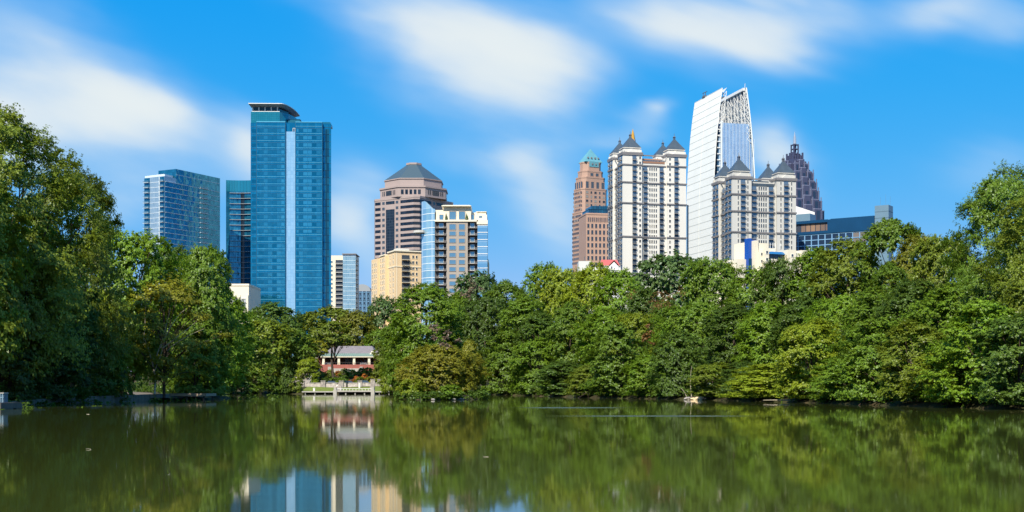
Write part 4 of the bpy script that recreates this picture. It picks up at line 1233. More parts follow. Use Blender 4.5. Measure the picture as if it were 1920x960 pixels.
    # near edge ladder of the right sail
    for i in range(10):
        z = b.z(265) + i * (H2 - b.z(265)) / 10
        m.tube((XI(z, 0.9), 0.3, z), (XI(z, 4.6 - 0.25 * i), 0.3, z + 3), 0.22, k=4); m.tube((XI(z, 4.6 - .25 * i), 0.3, z + 3), (XI(z + 7, 0.9), 0.3, z + 7), 0.18, k=4)
    b.part('roof_lattice', m, steel)
    m = MB(); zl0 = zg2 - 1
    for i in range(11):
        z = zl0 + i * (H - 2 - zl0) / 10; z2 = z + (H - 2 - zl0) / 10
        if i < 10:
            a = (2.0 + lean(z), 0.4, z); c = (2.0 + lean(z2), 0.4, z2); d = (4.6 + lean(z) * 0.95, 0.4, z); e = (4.4 + lean(z2) * 0.95, 0.4, z2)
            m.tube(d, e, 0.25, k=4); m.tube(a, e, 0.18, k=4); m.tube(d, a, 0.18, k=4)
    for i in range(5): m.tube((2 + lean(H - 3), 1 + i * 2, H - 3), (4.4 + lean(H) * 0.95, 1 + i * 2, H + 0.5), 0.2, k=4)
    b.part('edge_lattice', m, steel)
    for (xa, ya, za) in ((lean(H) + 0.5, 30, H), (XR - lean(H2) - 2, 36, H2)):
        m = MB()
        m.box(xa - 1, xa + 1, ya, ya + 5, za, za + 1.2); m.tube((xa, ya + 1, za + 1), (xa, ya + 1, za + 4), 0.3); m.tube((xa, ya - 2, za + 3.6), (xa, ya + 6, za + 4.0), 0.28); m.tube((xa, ya + 5, za), (xa, ya + 5, za + 3.8), 0.25)
        b.part('maintenance_crane', m, M_RAIL)
sail_tower()

# ---- dark stepped tower with the needle
def needle_tower():
    D = 1250; px = 1490
    r = tag(empty('dark_stepped_tower', (X(px, D), D, RZ), R(20)), 'dark purple granite skyscraper stepping up in pleated piers to a needle spire', 'tower')
    z = lambda py: Z(py, D) - RZ
    s = D / F; k = 0.88
    tiers = [(55, 391), (51, 373), (46, 354), (42, 338), (36, 320), (27, 304)]
    m = MB(); g = MB()
    def cross(hw, zt, z0):
        h = hw * s * k; n = 5; c = h * 2 / n
        for i in range(n):
            for j in range(n):
                if (i in (0, 4)) and (j in (0, 4)): continue
                if 0 < i < 4 and 0 < j < 4: continue
                x, y = -h + c * (i + .5), -h + c * (j + .5)
                top = zt - (3.5 if (i + j) % 2 else 0)
                m.prism(octagon(x, y, c * .46, c * .46, c * .12), z0, top, 0)
                m.prism(octagon(x, y, c * .47, c * .47, c * .12), top, top + 0.8, 1)
        for i in range(1, 4):
            for sg in (-1, 1):
                x = -h + c * (i + .5)
                g.box(x - c * .17, x + c * .17, sg * (h + .06) - .06, sg * (h + .06) + .06, z0, zt - 5); g.box(sg * (h + .06) - .06, sg * (h + .06) + .06, x - c * .17, x + c * .17, z0, zt - 5)
        m.box(-h * .62, h * .62, -h * .62, h * .62, z0, zt, 0)
    for hw, py in tiers: cross(hw, z(py), 0)
    m.box(-13 * s, 13 * s, -13 * s, 13 * s, 0, z(300), 0)
    for i in range(5):
        for j in range(5):
            if i in (0, 4) or j in (0, 4):
                x, y = (i - 2) * 5.2 * s * 1.0, (j - 2) * 5.2 * s
                m.box(x - 1.3 * s, x + 1.3 * s, y - 1.3 * s, y + 1.3 * s, z(304), z(287.5 if (i + j) % 2 == 0 else 292), 0)
    m.build('wall', [M_PURPLE, M_PURPLE2], r)
    g.build('window_strips', mat("blue black glass", (0.02, 0.035, 0.07), 0.1), r)
    # pale edges between the pleats
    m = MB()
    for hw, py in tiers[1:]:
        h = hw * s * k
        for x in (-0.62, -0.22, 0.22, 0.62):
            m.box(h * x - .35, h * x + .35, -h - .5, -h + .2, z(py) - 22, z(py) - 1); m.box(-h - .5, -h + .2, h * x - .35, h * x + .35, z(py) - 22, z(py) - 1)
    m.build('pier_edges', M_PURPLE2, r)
    m = MB()
    for sx_ in (-1, 1):
        for sy_ in (-1, 1): m.box(sx_ * 4.6 * s - .5, sx_ * 4.6 * s + .5, sy_ * 4.6 * s - .5, sy_ * 4.6 * s + .5, z(300), z(271))
    for py in (289, 280, 272): m.box(-5.2 * s, 5.2 * s, -5.2 * s, 5.2 * s, z(py) - .4, z(py) + .4)
    m.box(-2 * s, 2 * s, -2 * s, 2 * s, z(300), z(270)); m.build('spire_cage', M_PURPLE, r)
    m = MB(); m.loft(ngon(0, 0, 1.7, 8), z(270), ngon(0, 0, 1.1, 8), z(256)); m.cone(ngon(0, 0, 0.9, 8), z(256), (0, 0, z(246))); m.build('needle', mat("pale needle", (0.42, 0.46, 0.52), 0.35, 0.5), r)
needle_tower()

# ---- wide blue hotel
def hotel():
    b = Bld('blue_hotel', 'long low dark blue hotel with a pale grid of balconies and a grey lift tower', 1640, 640, 56, 'hotel')
    L = b.sy(1480); zt = b.z(404.5); zf = b.z(431.5)
    y1 = b.sy(1558)
    m = MB(); m.box(0, 30, 0, L, 0, zf - 0.01, 0); m.box(-0.8, 30, 0.01, y1, zf, zt, 0); m.box(0.6, 30, y1 + 0.02, L, zf, b.z(411, 0, y1), 0)
    m.box(-0.8, 0.6, y1, y1 + 1.6, zf, b.z(412, 0, y1), 0)
    zq = b.z(411, 0, y1)
    m.box(-0.7, 0.59, y1 + 1.61, L, zq - 1.4, zq, 0); m.box(-0.7, 0.59, y1 + 1.61, L, zf, zf + 1.5, 0)
    b.part('wall', m, M_HOTEL)
    m = MB(); m.box(0.3, 0.58, y1 + 1.7, L, zf + 1.5, zq - 1.4); b.part('lounge_glazing', m, panes("lounge glass", (0.02, 0.05, 0.09), (0.42, 0.26, 0.16), (0.03, 0.05, 0.08), 2.6, 9, 0.2, 0.15, 0.2, 0.1))
    cols = [b.sy(p) for p in (1639, 1626, 1612.5, 1599.5, 1586.5, 1573.5, 1560.5, 1547.5, 1535, 1522, 1509.5, 1497, 1484)]
    fh = 2.75
    wk = Bank(b.root, 'balcony_bay', unit_window("hotel balcony bay", panes("hotel bay glass", (0.015, 0.03, 0.07), (0.04, 0.08, 0.15), (0.06, 0.12, 0.2), 1.2, 1.3, 0.12, 0.12, 0.3, 0), M_HFRAME, 0.075))
    br = Bank(b.root, 'net_screen', unit_window("hotel net screen", mat("brown net", (0.16, 0.14, 0.13), 0.9), M_HFRAME, 0.06))
    for r_ in range(9):
        z = zf - 0.3 - fh * (r_ + 1)
        for i in range(12):
            ya, yb = cols[i], cols[i + 1]
            (br if i in (1, 2) and r_ < 3 else wk).side((ya + yb) / 2, z, abs(yb - ya), fh, 0.5)
    wk.flush(); br.flush()
    m = MB(); x0 = 0.5
    zz = b.z(386)
    m.box(0.02, 7, -7, -0.02, 0, zz, 0)
    for i in range(4): m.box(-0.03, 7.05, -7.05, 0.0, zz - 3.2 * (i + 1), zz - 3.2 * (i + 1) + 0.25, 1)
    b.part('lift_tower', m, [M_STEEL, mat("panel joint", (0.07, 0.13, 0.18), 0.6)])
    m = MB()
    for (x, y, h) in ((3, -2, 4.5), (5, -4, 6), (6, -6, 5)): m.tube((x, y, zz), (x, y, zz + h), 0.05)
    b.part('antenna', m, M_STEEL)
    m = MB(); m.box(0, 8, L * 0.75, L, zq, b.z(402, 0, L * .9)); b.part('plant_room', m, M_STEEL)
hotel()
def white_wedge():
    b = Bld('white_wedge_roof', 'plain white sloping wall rising behind the grey limestone tower and the blue hotel', 1485, 720, 0, 'building')
    x1 = b.sx(1527.5); m = MB()
    v = [(0, 0, 0), (x1, 0, 0), (x1, 0, b.z(398)), (0, 0, b.z(384))]
    n = len(m.v); w = [(a, c + 14, d) for a, c, d in v]
    m.face(v); m.face(list(reversed(w))); m.face([v[3], v[2], w[2], w[3]]); m.face([v[2], v[1], w[1], w[2]]); m.face([v[0], v[3], w[3], w[0]])
    b.part('wall', m, M_WHITE)
    m = MB(); m.box(-0.1, x1 * 0.45, -0.6, -0.02, 0, b.z(405)); b.part('lower_box', m, M_STEEL)
white_wedge()

# ---- cream low-rise with the cobalt panel
def cream_lowrise():
    b = Bld('cream_lowrise', 'cream stepped low-rise with a cobalt blue upright panel and a blue canopied roof terrace', 1414, 420, 22, 'apartment block')
    m = MB()
    zA = b.z(455); Wd = b.sx(1476)
    L = b.sy(1362)
    m.box(0, b.sx(1441), 0, 12, 0, zA, 0); m.box(b.sx(1441) + 0.01, Wd, 7, 14, 0, b.z(459), 0)
    m.box(0.01, 1.2, -0.6, 12.2, 0, b.z(451), 0)
    m.box(b.sx(1424, -1.6), b.sx(1433, -1.6), -1.6, -0.01, 0, b.z(473), 0); m.box(b.sx(1434, -3), b.sx(1442, -3), -3.0, -0.01, 0, b.z(469), 0)
    m.box(-4.5, -1.2, 3, 14, 0, b.z(485), 0)
    m.box(-6.5, -4.6, 6, 20, 0, b.z(491), 0); m.box(-9.5, -6.6, 8, 24, 0, b.z(494), 0)
    b.part('wall', m, M_CREAM)
    m = MB(); m.box(-1.15, -0.02, 1.5, 4.0, 0, b.z(446)); m.box(-0.02, 4.2, 5, 5.5, zA, b.z(446))
    b.part('blue_panel', m, M_COBALT)
    m = MB(); m.box(-1.1, 0, 1.3, 1.49, 0, b.z(484)); b.part('panel_base', m, M_HOTEL)
    um = unit_window("lowrise window", G_DARK, M_WHITE, 0.09); wk = Bank(b.root, 'window', um)
    for r_ in range(5):
        z = b.z(480) - r_ * 2.3
        wk.front(b.sx(1438, -3), z + 0.5, 0.95, 1.1, 0.12, -3.0); wk.front(b.sx(1428.5, -1.6), z, 0.95, 1.1, 0.12, -1.6)
        wk.front(b.sx(1419), z - .6, 0.8, 1.5, 0.1)
        wk.side(8, b.z(494) - r_ * 2.3, 1.6, 1.2, 0.12, -4.5); wk.side(10, b.z(499) - r_ * 2.3, 1.6, 1.2, 0.12, -6.5); wk.side(14, b.z(503) - r_ * 2.3, 2.4, 1.2, 0.12, -9.5)
    wk.flush()
    # right wing
    m = MB(); y = -2.0
    zB = b.z(466.5); xa, xb, xc, xd = b.sx(1477, y), b.sx(1493, y), b.sx(1503, y), b.sx(1521, y)
    m.box(xa, xb, y, 10, 0, zB); m.box(xb, xc, y + 0.6, 10, 0, b.z(471)); m.box(xc, xd, y + 0.2, 10, 0, b.z(466.2)); m.box(b.sx(1443, -1), xa, -1.0, 10, 0, b.z(484.5))
    b.part('wing_wall', m, M_CREAM)
    wk = Bank(b.root, 'window', um)
    wk.front(b.sx(1485.5, y), b.z(480), 0.95, 1.0, 0.12, y); wk.front(b.sx(1512, y + .2), b.z(480), 0.95, 1.0, 0.12, y + 0.2); wk.flush()
    m = MB(); xl, xr = b.sx(1443, -.5), b.sx(1476.5, -.5)
    m.box(xl + .3, xr - .2, 0.2, 6, b.z(484.4), b.z(475)); b.part('terrace_glazing', m, G_NAVY)
    m = MB(); m.loft(rect(xl - .2, xr, -0.6, 6.5), b.z(475), rect(xl + 1.4, xr - 0.2, 0.8, 5.5), b.z(469.5)); b.part('terrace_canopy', m, mat("blue canopy", (0.02, 0.13, 0.30), 0.5))
    m = MB(); x = b.sx(1527, 4); m.loft(rect(xd + .2, xd + 3.0, 2, 6), b.z(476), rect(xd + 0.6, xd + 2.8, 2.5, 5.5), b.z(472), 0); m.box(xd + 1.0, xd + 2.6, 3, 5, b.z(472), b.z(469.5), 1); b.part('skylight', m, [mat("blue skylight", (0.1, 0.26, 0.42), 0.3), M_WHITE])
    m = MB()
    for px in (1460, 1465, 1470, 1479): m.tube((b.sx(px), 5, zA - 1), (b.sx(px), 5, zA + 0.9), 0.09); 
    m.tube((b.sx(1524), 2, zB - 1), (b.sx(1524), 2, zB + 1.3), 0.12)
    b.part('roof_pipes', m, M_WHITE)
    m = MB(); yb = 9; m.loft(rect(-12, -9.6, 12, 16), b.z(500), rect(-11.4, -10, 13, 15.5), b.z(496)); b.part('awning', m, mat("blue awning", (0.03, 0.16, 0.36), 0.6))
cream_lowrise()

def red_roof_house():
    b = Bld('white_house', 'white house with a coral red gabled roof, in front of the brown block', 1085, 430, 0, 'house')
    sx = b.sx; m = MB()
    m.box(0, sx(1108), 0, 9, 0, b.z(489.5)); m.box(sx(1110), sx(1164), 0.5, 10, 0, b.z(499)); m.box(sx(1109), sx(1163), 0.3, 0.6, b.z(499), b.z(497.8))
    m.box(-0.3, sx(1166), -0.4, 0.25, b.z(509), b.z(508)); b.part('wall', m, mat("white grey stucco", (0.62, 0.62, 0.58), 0.8, var=0.06, scale=0.3))
    xa, xb = sx(1129), sx(1161); ze, zr = b.z(499), b.z(484.5); m = MB()
    y0, y1 = 1.0, 8.0; ym = 4.5
    m.face([(xa - .5, y0, ze), (xb + .5, y0, ze), (xb - .4, ym, zr), (xa, ym, zr)]); m.face([(xa - .5, y1, ze), (xa, ym, zr), (xb - .4, ym, zr), (xb + .5, y1, ze)])
    m.face([(xa - .5, y1, ze), (xa - .5, y0, ze), (xa, ym, zr)]); m.face([(xb + .5, y0, ze), (xb + .5, y1, ze), (xb - .4, ym, zr)])
    ga, gb = sx(1140), sx(1162); gm = sx(1151.5); zg = b.z(488)
    m.face([(ga, -0.1, ze), (gm, -0.1, zg), (gm, ym, zg), (ga, ym, ze)]); m.face([(gm, -0.1, zg), (gb, -0.1, ze), (gb, ym, ze), (gm, ym, zg)])
    b.part('roof', m, M_RED)
    m = MB(); m.face([(ga + .5, 0.15, ze), (gb - .5, 0.15, ze), (gm, 0.15, zg - .5)]); m.box(ga + .4, gb - .4, 0.2, 3, ze - 1.2, ze)
    b.part('gable', m, M_WHITE)
    wk = Bank(b.root, 'window', unit_window("house window", G_NAVY, M_WHITE, 0.08))
    wk.front(sx(1126), b.z(516), 1.9, b.z(510.5) - b.z(516), 0.1, 0.5); wk.front(sx(1147), b.z(504), 0.5, 0.9, 0.1, 0.2); wk.front(sx(1142), b.z(516), 1.2, 1.0, 0.1, 0.5); wk.flush()
    m = MB(); x = sx(1097); m.tube((x, 3, b.z(489)), (x, 3, b.z(479)), 0.12); m.box(sx(1108) + .01, sx(1109.5), 1, 3, 0, b.z(490)); b.part('vent_pipe', m, M_RAIL)
red_roof_house()

# ------------------------------------------------------------------ the lake house and the shore works
M_BRICK = mat("red brick", (0.33, 0.105, 0.08), 0.85, var=0.15, scale=0.9)
M_TILE = mat("weathered grey shingle", (0.21, 0.18, 0.175), 0.85, var=0.22, scale=1.4, streak=True)
M_COPPER = mat("green copper roof", (0.19, 0.255, 0.19), 0.6, var=0.1, scale=0.6)
M_IVORY = mat("ivory trim paint", (0.78, 0.70, 0.52), 0.6)
M_CONC = mat("pale concrete", (0.42, 0.39, 0.34), 0.85, var=0.15, scale=0.8)
M_DARKW = mat("dark timber", (0.06, 0.05, 0.045), 0.9)
M_WOOD = mat("grey dock timber", (0.11, 0.095, 0.075), 0.9, var=0.25, scale=2.0)  # timber darkened in its colour to stand for shade on the docks
M_GRANITE = mat("rubble stone", (0.34, 0.30, 0.26), 0.9, var=0.4, scale=2.2, bump=0.4)
def lake_house():
    D = 372.0; s = D / F
    x = lambda px: (px - 650) * s
    r = tag(empty('lake_house', (X(650, D), D, 6.4)), 'red brick lake house with a grey hipped roof and a green porch on ivory columns', 'house')
    z = lambda py, d=D: Z(py, d) - 6.4
    zp = z(685.5); zt = z(670)
    m = MB()
    m.box(x(591), x(716), -2.6, 8, -3, zp - 0.02, 0)                       # terrace base
    m.box(x(604), x(700), 4.0, 14, zp, zt + 1.2, 0)                        # house behind the porch
    m.box(x(591), x(603.5), -1.0, 12, zp, zt + 0.6, 0); m.box(x(700.5), x(713), 1.0, 12, zp, zt + 0.6, 0)
    m.box(x(591), x(716), -2.6, -2.2, zp - .02, zp + 0.25, 0)
    r_ = m.build('wall', M_BRICK, r)
    m = MB(); m.box(x(620), x(682), -2.9, -2.62, -3, z(691)); m.box(x(618), x(624), -3.6, -2.62, -3, z(688)); m.box(x(677), x(683), -3.6, -2.62, -3, z(688)); m.build('terrace_steps', M_CONC, r)
    m = MB()
    m.loft(rect(x(605), x(705), 0.4, 14.5), z(663), rect(x(622), x(693), 6.2, 9.0), z(647.5)); m.build('roof', M_TILE, r)
    m = MB()
    m.face([(x(598), -2.4, z(668.5)), (x(704), -2.4, z(668.5)), (x(699), 0.6, z(662.5)), (x(604), 0.6, z(662.5))]); m.face([(x(598), -2.4, z(668.5)), (x(604), 0.6, z(662.5)), (x(598), 3.6, z(668.5))]); m.face([(x(704), -2.4, z(668.5)), (x(704), 3.6, z(668.5)), (x(699), 0.6, z(662.5))])
    for i in range(28):
        t = i / 27; a = (x(598) + (x(704) - x(598)) * t, -2.4, z(668.5) + .03); c = (x(604) + (x(699) - x(604)) * t, 0.6, z(662.5) + .03); m.tube(a, c, 0.04, k=4)
    m.build('porch_roof', M_COPPER, r)
    m = MB(); m.box(x(599), x(703), -2.45, 3.5, z(670.2), z(668.7)); m.build('porch_beam', M_IVORY, r)
    for px in (608.5, 637, 665.5, 693.5):
        m = MB(); c = x(px)
        m.loft(rect(c - .42, c + .42, -2.2, -1.36), zp, rect(c - .27, c + .27, -2.05, -1.51), z(670.25)); m.box(c - .5, c + .5, -2.2, -1.28, z(672), z(670.3)); m.box(c - .5, c + .5, -2.19, -1.28, zp, zp + 0.2)
        m.build('porch_column', M_IVORY, r)
    m = MB(); m.box(x(606), x(696), 3.6, 3.98, zp, zt + 0.3); m.build('porch_shade_sheet', mat("porch shade", (0.10, 0.08, 0.08), 0.9), r)  # dark sheet in front of the brick, porch shade put into its colour
    me = unit_window("lake house window", G_NAVY, M_HFRAME, 0.07); wk = Bank(r, 'window', me)
    for px in (643, 648.5, 654, 659.5): wk.front(x(px), zp + 0.1, 0.85, 2.0, 0.16, 3.59)
    for px in (617, 628, 673, 684): wk.front(x(px), zp + 0.4, 1.0, 1.3, 0.12, 3.59)
    wk.flush()
    m = MB(); a = unit_window("ivory sash window", G_NAVY, M_IVORY, 0.2)
    k = Bank(r, 'sash_window', a); k.front(x(594.5), z(678), 1.0, z(670.5) - z(678), 0.2, -1.0); k.flush()
    m = MB()
    m.loft(rect(x(588), x(605), -1.8, 12.5), zt + 0.6, rect(x(594), x(600), 2, 9), zt + 2.6); m.loft(rect(x(699), x(715), 0.4, 12.5), zt + 0.6, rect(x(705), x(708), 3, 9), zt + 2.6); m.build('wing_roof', M_TILE, r)
    m = MB(); m.loft(rect(x(693), x(703), -0.4, 3), z(665), rect(x(696), x(700), 0.8, 2), z(658)); m.build('gable', M_IVORY, r)
    # railing along the terrace
    m = MB()
    for i in range(24): c = x(610 + i * 4.35); m.box(c - .03, c + .03, -2.55, -2.5, zp + .24, zp + 0.85)
    m.box(x(609), x(712), -2.56, -2.48, zp + 0.85, zp + 0.92); m.build('terrace_rail', M_DARKW, r)
    for (px, lab) in ((616, 'pale bench on the lake house porch, behind the left porch opening'), (682, 'pale bench on the lake house porch, behind the right porch opening')):
        b = tag(empty('porch_bench', (X(px, D), D - 0.6, 6.4 + zp)), lab, 'bench', 'benches on the lake house porch')
        m = MB(); m.box(-1.0, 1.0, -.25, .25, .42, .48); m.build('seat', M_WHITE, b)
        m = MB(); m.box(-1.0, 1.0, .25, .31, .48, .9); m.build('backrest', M_WHITE, b)
        for sx_ in (-.9, .9): m = MB(); m.box(sx_ - .05, sx_ + .05, -.2, .3, 0, .42); m.build('leg', M_WHITE, b)
lake_house()

def stairway():
    # dark stone stairs climbing the bank left of the beds
    r = tag(empty('stone_stairway', (X(577, 345), 332.7, 1.6)), 'shaded stone stairway with a pale handrail climbing the bank left of the flower beds', 'stairs')
    m = MB()
    for i in range(22): m.box(-3.6, 1.6 + 0.0, i * 1.05, i * 1.05 + 1.2, -1, 0.25 * (i + 1))
    m.build('steps', M_GRANITE, r)
    m = MB(); m.tube((1.7, 0, 1.1), (1.7, 22, 6.6), 0.07)
    for i in range(6): m.tube((1.7, i * 4.2, -.2 + i * 1.05), (1.7, i * 4.2, 1.1 + i * 1.05), 0.05)
    m.build('handrail', M_CONC, r)
stairway()

def terrace_wall():
    r = tag(empty('stone_terrace_wall', (X(650, 332), 332, 1.72)), 'low pale rubble stone wall along the back of the lakeside lawn', 'wall')
    s = 332 / F; m = MB(); rnd = random.Random(5)
    for a in range(562, 746, 3):
        h = 0.95 + rnd.uniform(-.06, .08)
        if 647 < a < 652: continue
        m.box((a - 650) * s, (a + 2.95 - 650) * s, rnd.uniform(-.06, .06), 0.6, -1, h)
    m.build('stonework', mat("pale rubble stone", (0.50, 0.44, 0.38), 0.9, var=0.35, scale=1.6, bump=0.4), r)
    m = MB()
    m.box((560 - 650) * s, (648 - 650) * s, -.1, .65, 1.0, 1.12); m.box((653 - 650) * s, (746 - 650) * s, -.1, .65, 1.0, 1.12)
    m.build('coping', M_CONC, r)
    for px in (567, 606, 640, 675, 699, 712):
        m = MB(); c = (px - 650) * s; m.box(c - .55, c + .55, -.3, .8, -1, 1.9 if px > 690 else 1.5); m.box(c - .65, c + .65, -.4, .9, 1.9 if px > 690 else 1.5, 2.05 if px > 690 else 1.65); m.build('pier', M_GRANITE, r)
terrace_wall()
def parked_cars():
    D = 338
    for i, (px, c, lab) in enumerate(((623, (0.02, 0.06, 0.12), 'dark blue car showing just above the stone terrace wall, left of the others'), (654, (0.05, 0.09, 0.13), 'slate grey car showing above the stone terrace wall, behind the lawn middle'), (684, (0.03, 0.08, 0.16), 'steel blue car showing above the stone terrace wall, near the taller stone pier'))):
        r = tag(empty('parked_car', (X(px, D), D, gz(X(px, D), D))), lab, 'car', 'cars parked behind the terrace wall')
        pm = mat("car paint", c, 0.25, 0.3); m = MB()
        m.loft(octagon(0, 0, 2.2, .88, .25), .32, octagon(0, 0, 2.15, .86, .3), .86); m.build('body', pm, r)
        m = MB(); m.loft(octagon(-.1, 0, 1.35, .8, .1), .865, octagon(-.2, 0, .85, .66, .1), 1.42); m.build('cabin', G_DARK, r)
        m = MB(); m.prism(octagon(-.2, 0, .86, .67, .1), 1.421, 1.46); m.build('roof', pm, r)
        for ax in (-1.35, 1.35):
            for ay in (-.78, .78): m = MB(); m.tube((ax, ay - .1, .33), (ax, ay + .1, .33), .33, k=14); m.build('wheel', M_DARKW, r)
parked_cars()

def boardwalk():
    D = 309.2; s = D / F
    r = tag(empty('boardwalk', (X(650, D), D, 0)), 'long pale concrete boardwalk on short piers along the front of the lawn', 'boardwalk')
    x = lambda px: (px - 650) * s
    zt = Z(733.5, D)
    m = MB(); m.box(x(566), x(627), 0, 2.2, zt - 0.28, zt); m.box(x(703.5), x(746), 0, 2.2, zt - 0.28, zt); m.build('deck', M_CONC, r)
    for px in (572, 590, 609, 711, 729, 741): m = MB(); m.box(x(px) - .13, x(px) + .13, .3, .6, -1.5, zt - .28); m.build('pile', M_CONC, r)
    m = MB(); m.box(x(566), x(746), 1.9, 2.3, -1.5, zt - .30); m.build('back_wall', M_DARKW, r)
    r = tag(empty('landing_stage', (X(662, D - 2.6), D - 2.6, 0)), 'square pale landing stage with stone end piers jutting from the middle of the boardwalk', 'dock')
    x = lambda px: (px - 662) * s; zt = Z(733, D)
    m = MB(); m.box(x(631), x(697), 0, 4.0, zt - .22, zt + .12); m.build('deck', M_CONC, r)
    m = MB(); m.box(x(632), x(696), .5, .62, zt + .50, zt + .60)
    for i in range(12): c = x(632 + i * 5.8); m.box(c - .04, c + .04, .5, .6, zt + .12, zt + .5)
    m.build('rail', M_WHITE, r)
    for px in (628.5, 698.5):
        m = MB(); c = x(px); m.box(c - .42, c + .42, -.2, 1.0, -1.5, zt + .25); m.box(c - .30, c + .30, -.1, .9, zt + .25, zt + .85); m.build('end_pier', M_CONC, r)
        m = MB(); d = .95 if px < 650 else -.6; m.box(c - .55 + d * .7, c + .55 + d * .7, 2.4, 3.4, zt + .12, zt + 1.25); m.build('plinth', M_GRANITE, r)
    for px in (648, 665.5, 683): m = MB(); m.box(x(px) - .13, x(px) + .13, .3, .6, -1.5, zt - .22); m.build('pile', M_CONC, r)
    m = MB(); m.box(x(631), x(697), 3.2, 3.9, -1.5, zt - .23); m.build('back_wall', M_DARKW, r)
boardwalk()
for px, py0, lab in ((589, 728.3, 'white gate post on the lawn left of the landing stage'), (674, 727, 'cream gate post on the lawn behind the landing stage'), (724, 729.5, 'white gate post on the lawn right of the landing stage')):
    D = 314 if px != 674 else 326; g = gz(X(px, D), D)
    r = tag(empty('white_post', (X(px, D), D, g)), lab, 'post', 'white posts on the lakeside lawn')
    m = MB(); m.box(-.22, .22, -.22, .22, -.3, .85 if px != 674 else 1.2); m.build('shaft', M_WHITE, r)
    m = MB(); m.box(-.27, .27, -.27, .27, .85 if px != 674 else 1.2, .95 if px != 674 else 1.3); m.build('cap', M_WHITE, r)
def lawn_person():
    # a dark-haired visitor in a pale shirt sitting at the stage's left pier
    D = 311.5; x = X(632.5, D); z0 = Z(733, D) + .12
    r = tag(empty('person', (x, D, z0 - .05), R(-35)), 'person in a white top sitting by the left pier of the landing stage', 'person')
    me = bpy.data.meshes.new('body')
    V = [(0, 0, .86), (0, 0, 1.02), (0, .02, 1.2), (0, .02, 1.34), (0, 0, 1.47), (0, -.02, 1.60), (-.2, 0, 1.3), (-.27, -.08, 1.06), (-.2, -.3, 1.0), (.2, 0, 1.3), (.27, -.08, 1.06), (.2, -.3, 1.0),
         (-.1, -.02, .84), (-.13, -.42, .86), (-.13, -.45, .45), (-.13, -.6, .40), (.1, -.02, .84), (.13, -.42, .86), (.13, -.45, .45), (.13, -.6, .40), (0, -.02, 1.70)]
    E = [(0, 1), (1, 2), (2, 3), (3, 4), (4, 5), (3, 6), (6, 7), (7, 8), (3, 9), (9, 10), (10, 11), (0, 12), (12, 13), (13, 14), (14, 15), (0, 16), (16, 17), (17, 18), (18, 19), (5, 20)]
    rad = [.15, .14, .16, .13, .055, .10, .07, .05, .035, .07, .05, .035, .1, .08, .05, .04, .1, .08, .05, .04, .07]
    me.from_pydata(V, E, []); o = bpy.data.objects.new('body', me); COL.objects.link(o); o.parent = r
    sk = o.modifiers.new('skin', 'SKIN'); su = o.modifiers.new('sub', 'SUBSURF'); su.levels = su.render_levels = 1
    for i, q in enumerate(me.skin_vertices[0].data): q.radius = (rad[i], rad[i]); q.use_root = (i == 0)
    me.materials.append(mat("skin", (0.42, 0.26, 0.19), 0.6))
    m = MB(); m.loft(octagon(0, 0, .2, .16, .06), .84, octagon(0, .01, .24, .17, .06), 1.30); m.loft(octagon(0, .01, .24, .17, .06), 1.301, octagon(0, 0, .08, .08, .03), 1.42); m.build('shirt', M_WHITE, r)
    m = MB(); m.loft(octagon(0, .02, .12, .13, .04), 1.58, octagon(0, .02, .13, .14, .05), 1.68); m.loft(octagon(0, .02, .13, .14, .05), 1.681, octagon(0, .02, .06, .07, .02), 1.77); m.build('hair', M_DARKW, r)
    st = tag(empty('pier_seat', (x, D, Z(733, D) - .02), R(-35)), 'low stone block that the visitor on the landing stage sits on', 'seat')
    m = MB(); m.box(-.3, .3, -.25, .25, 0, .86); m.build('block', M_GRANITE, st)
lawn_person()

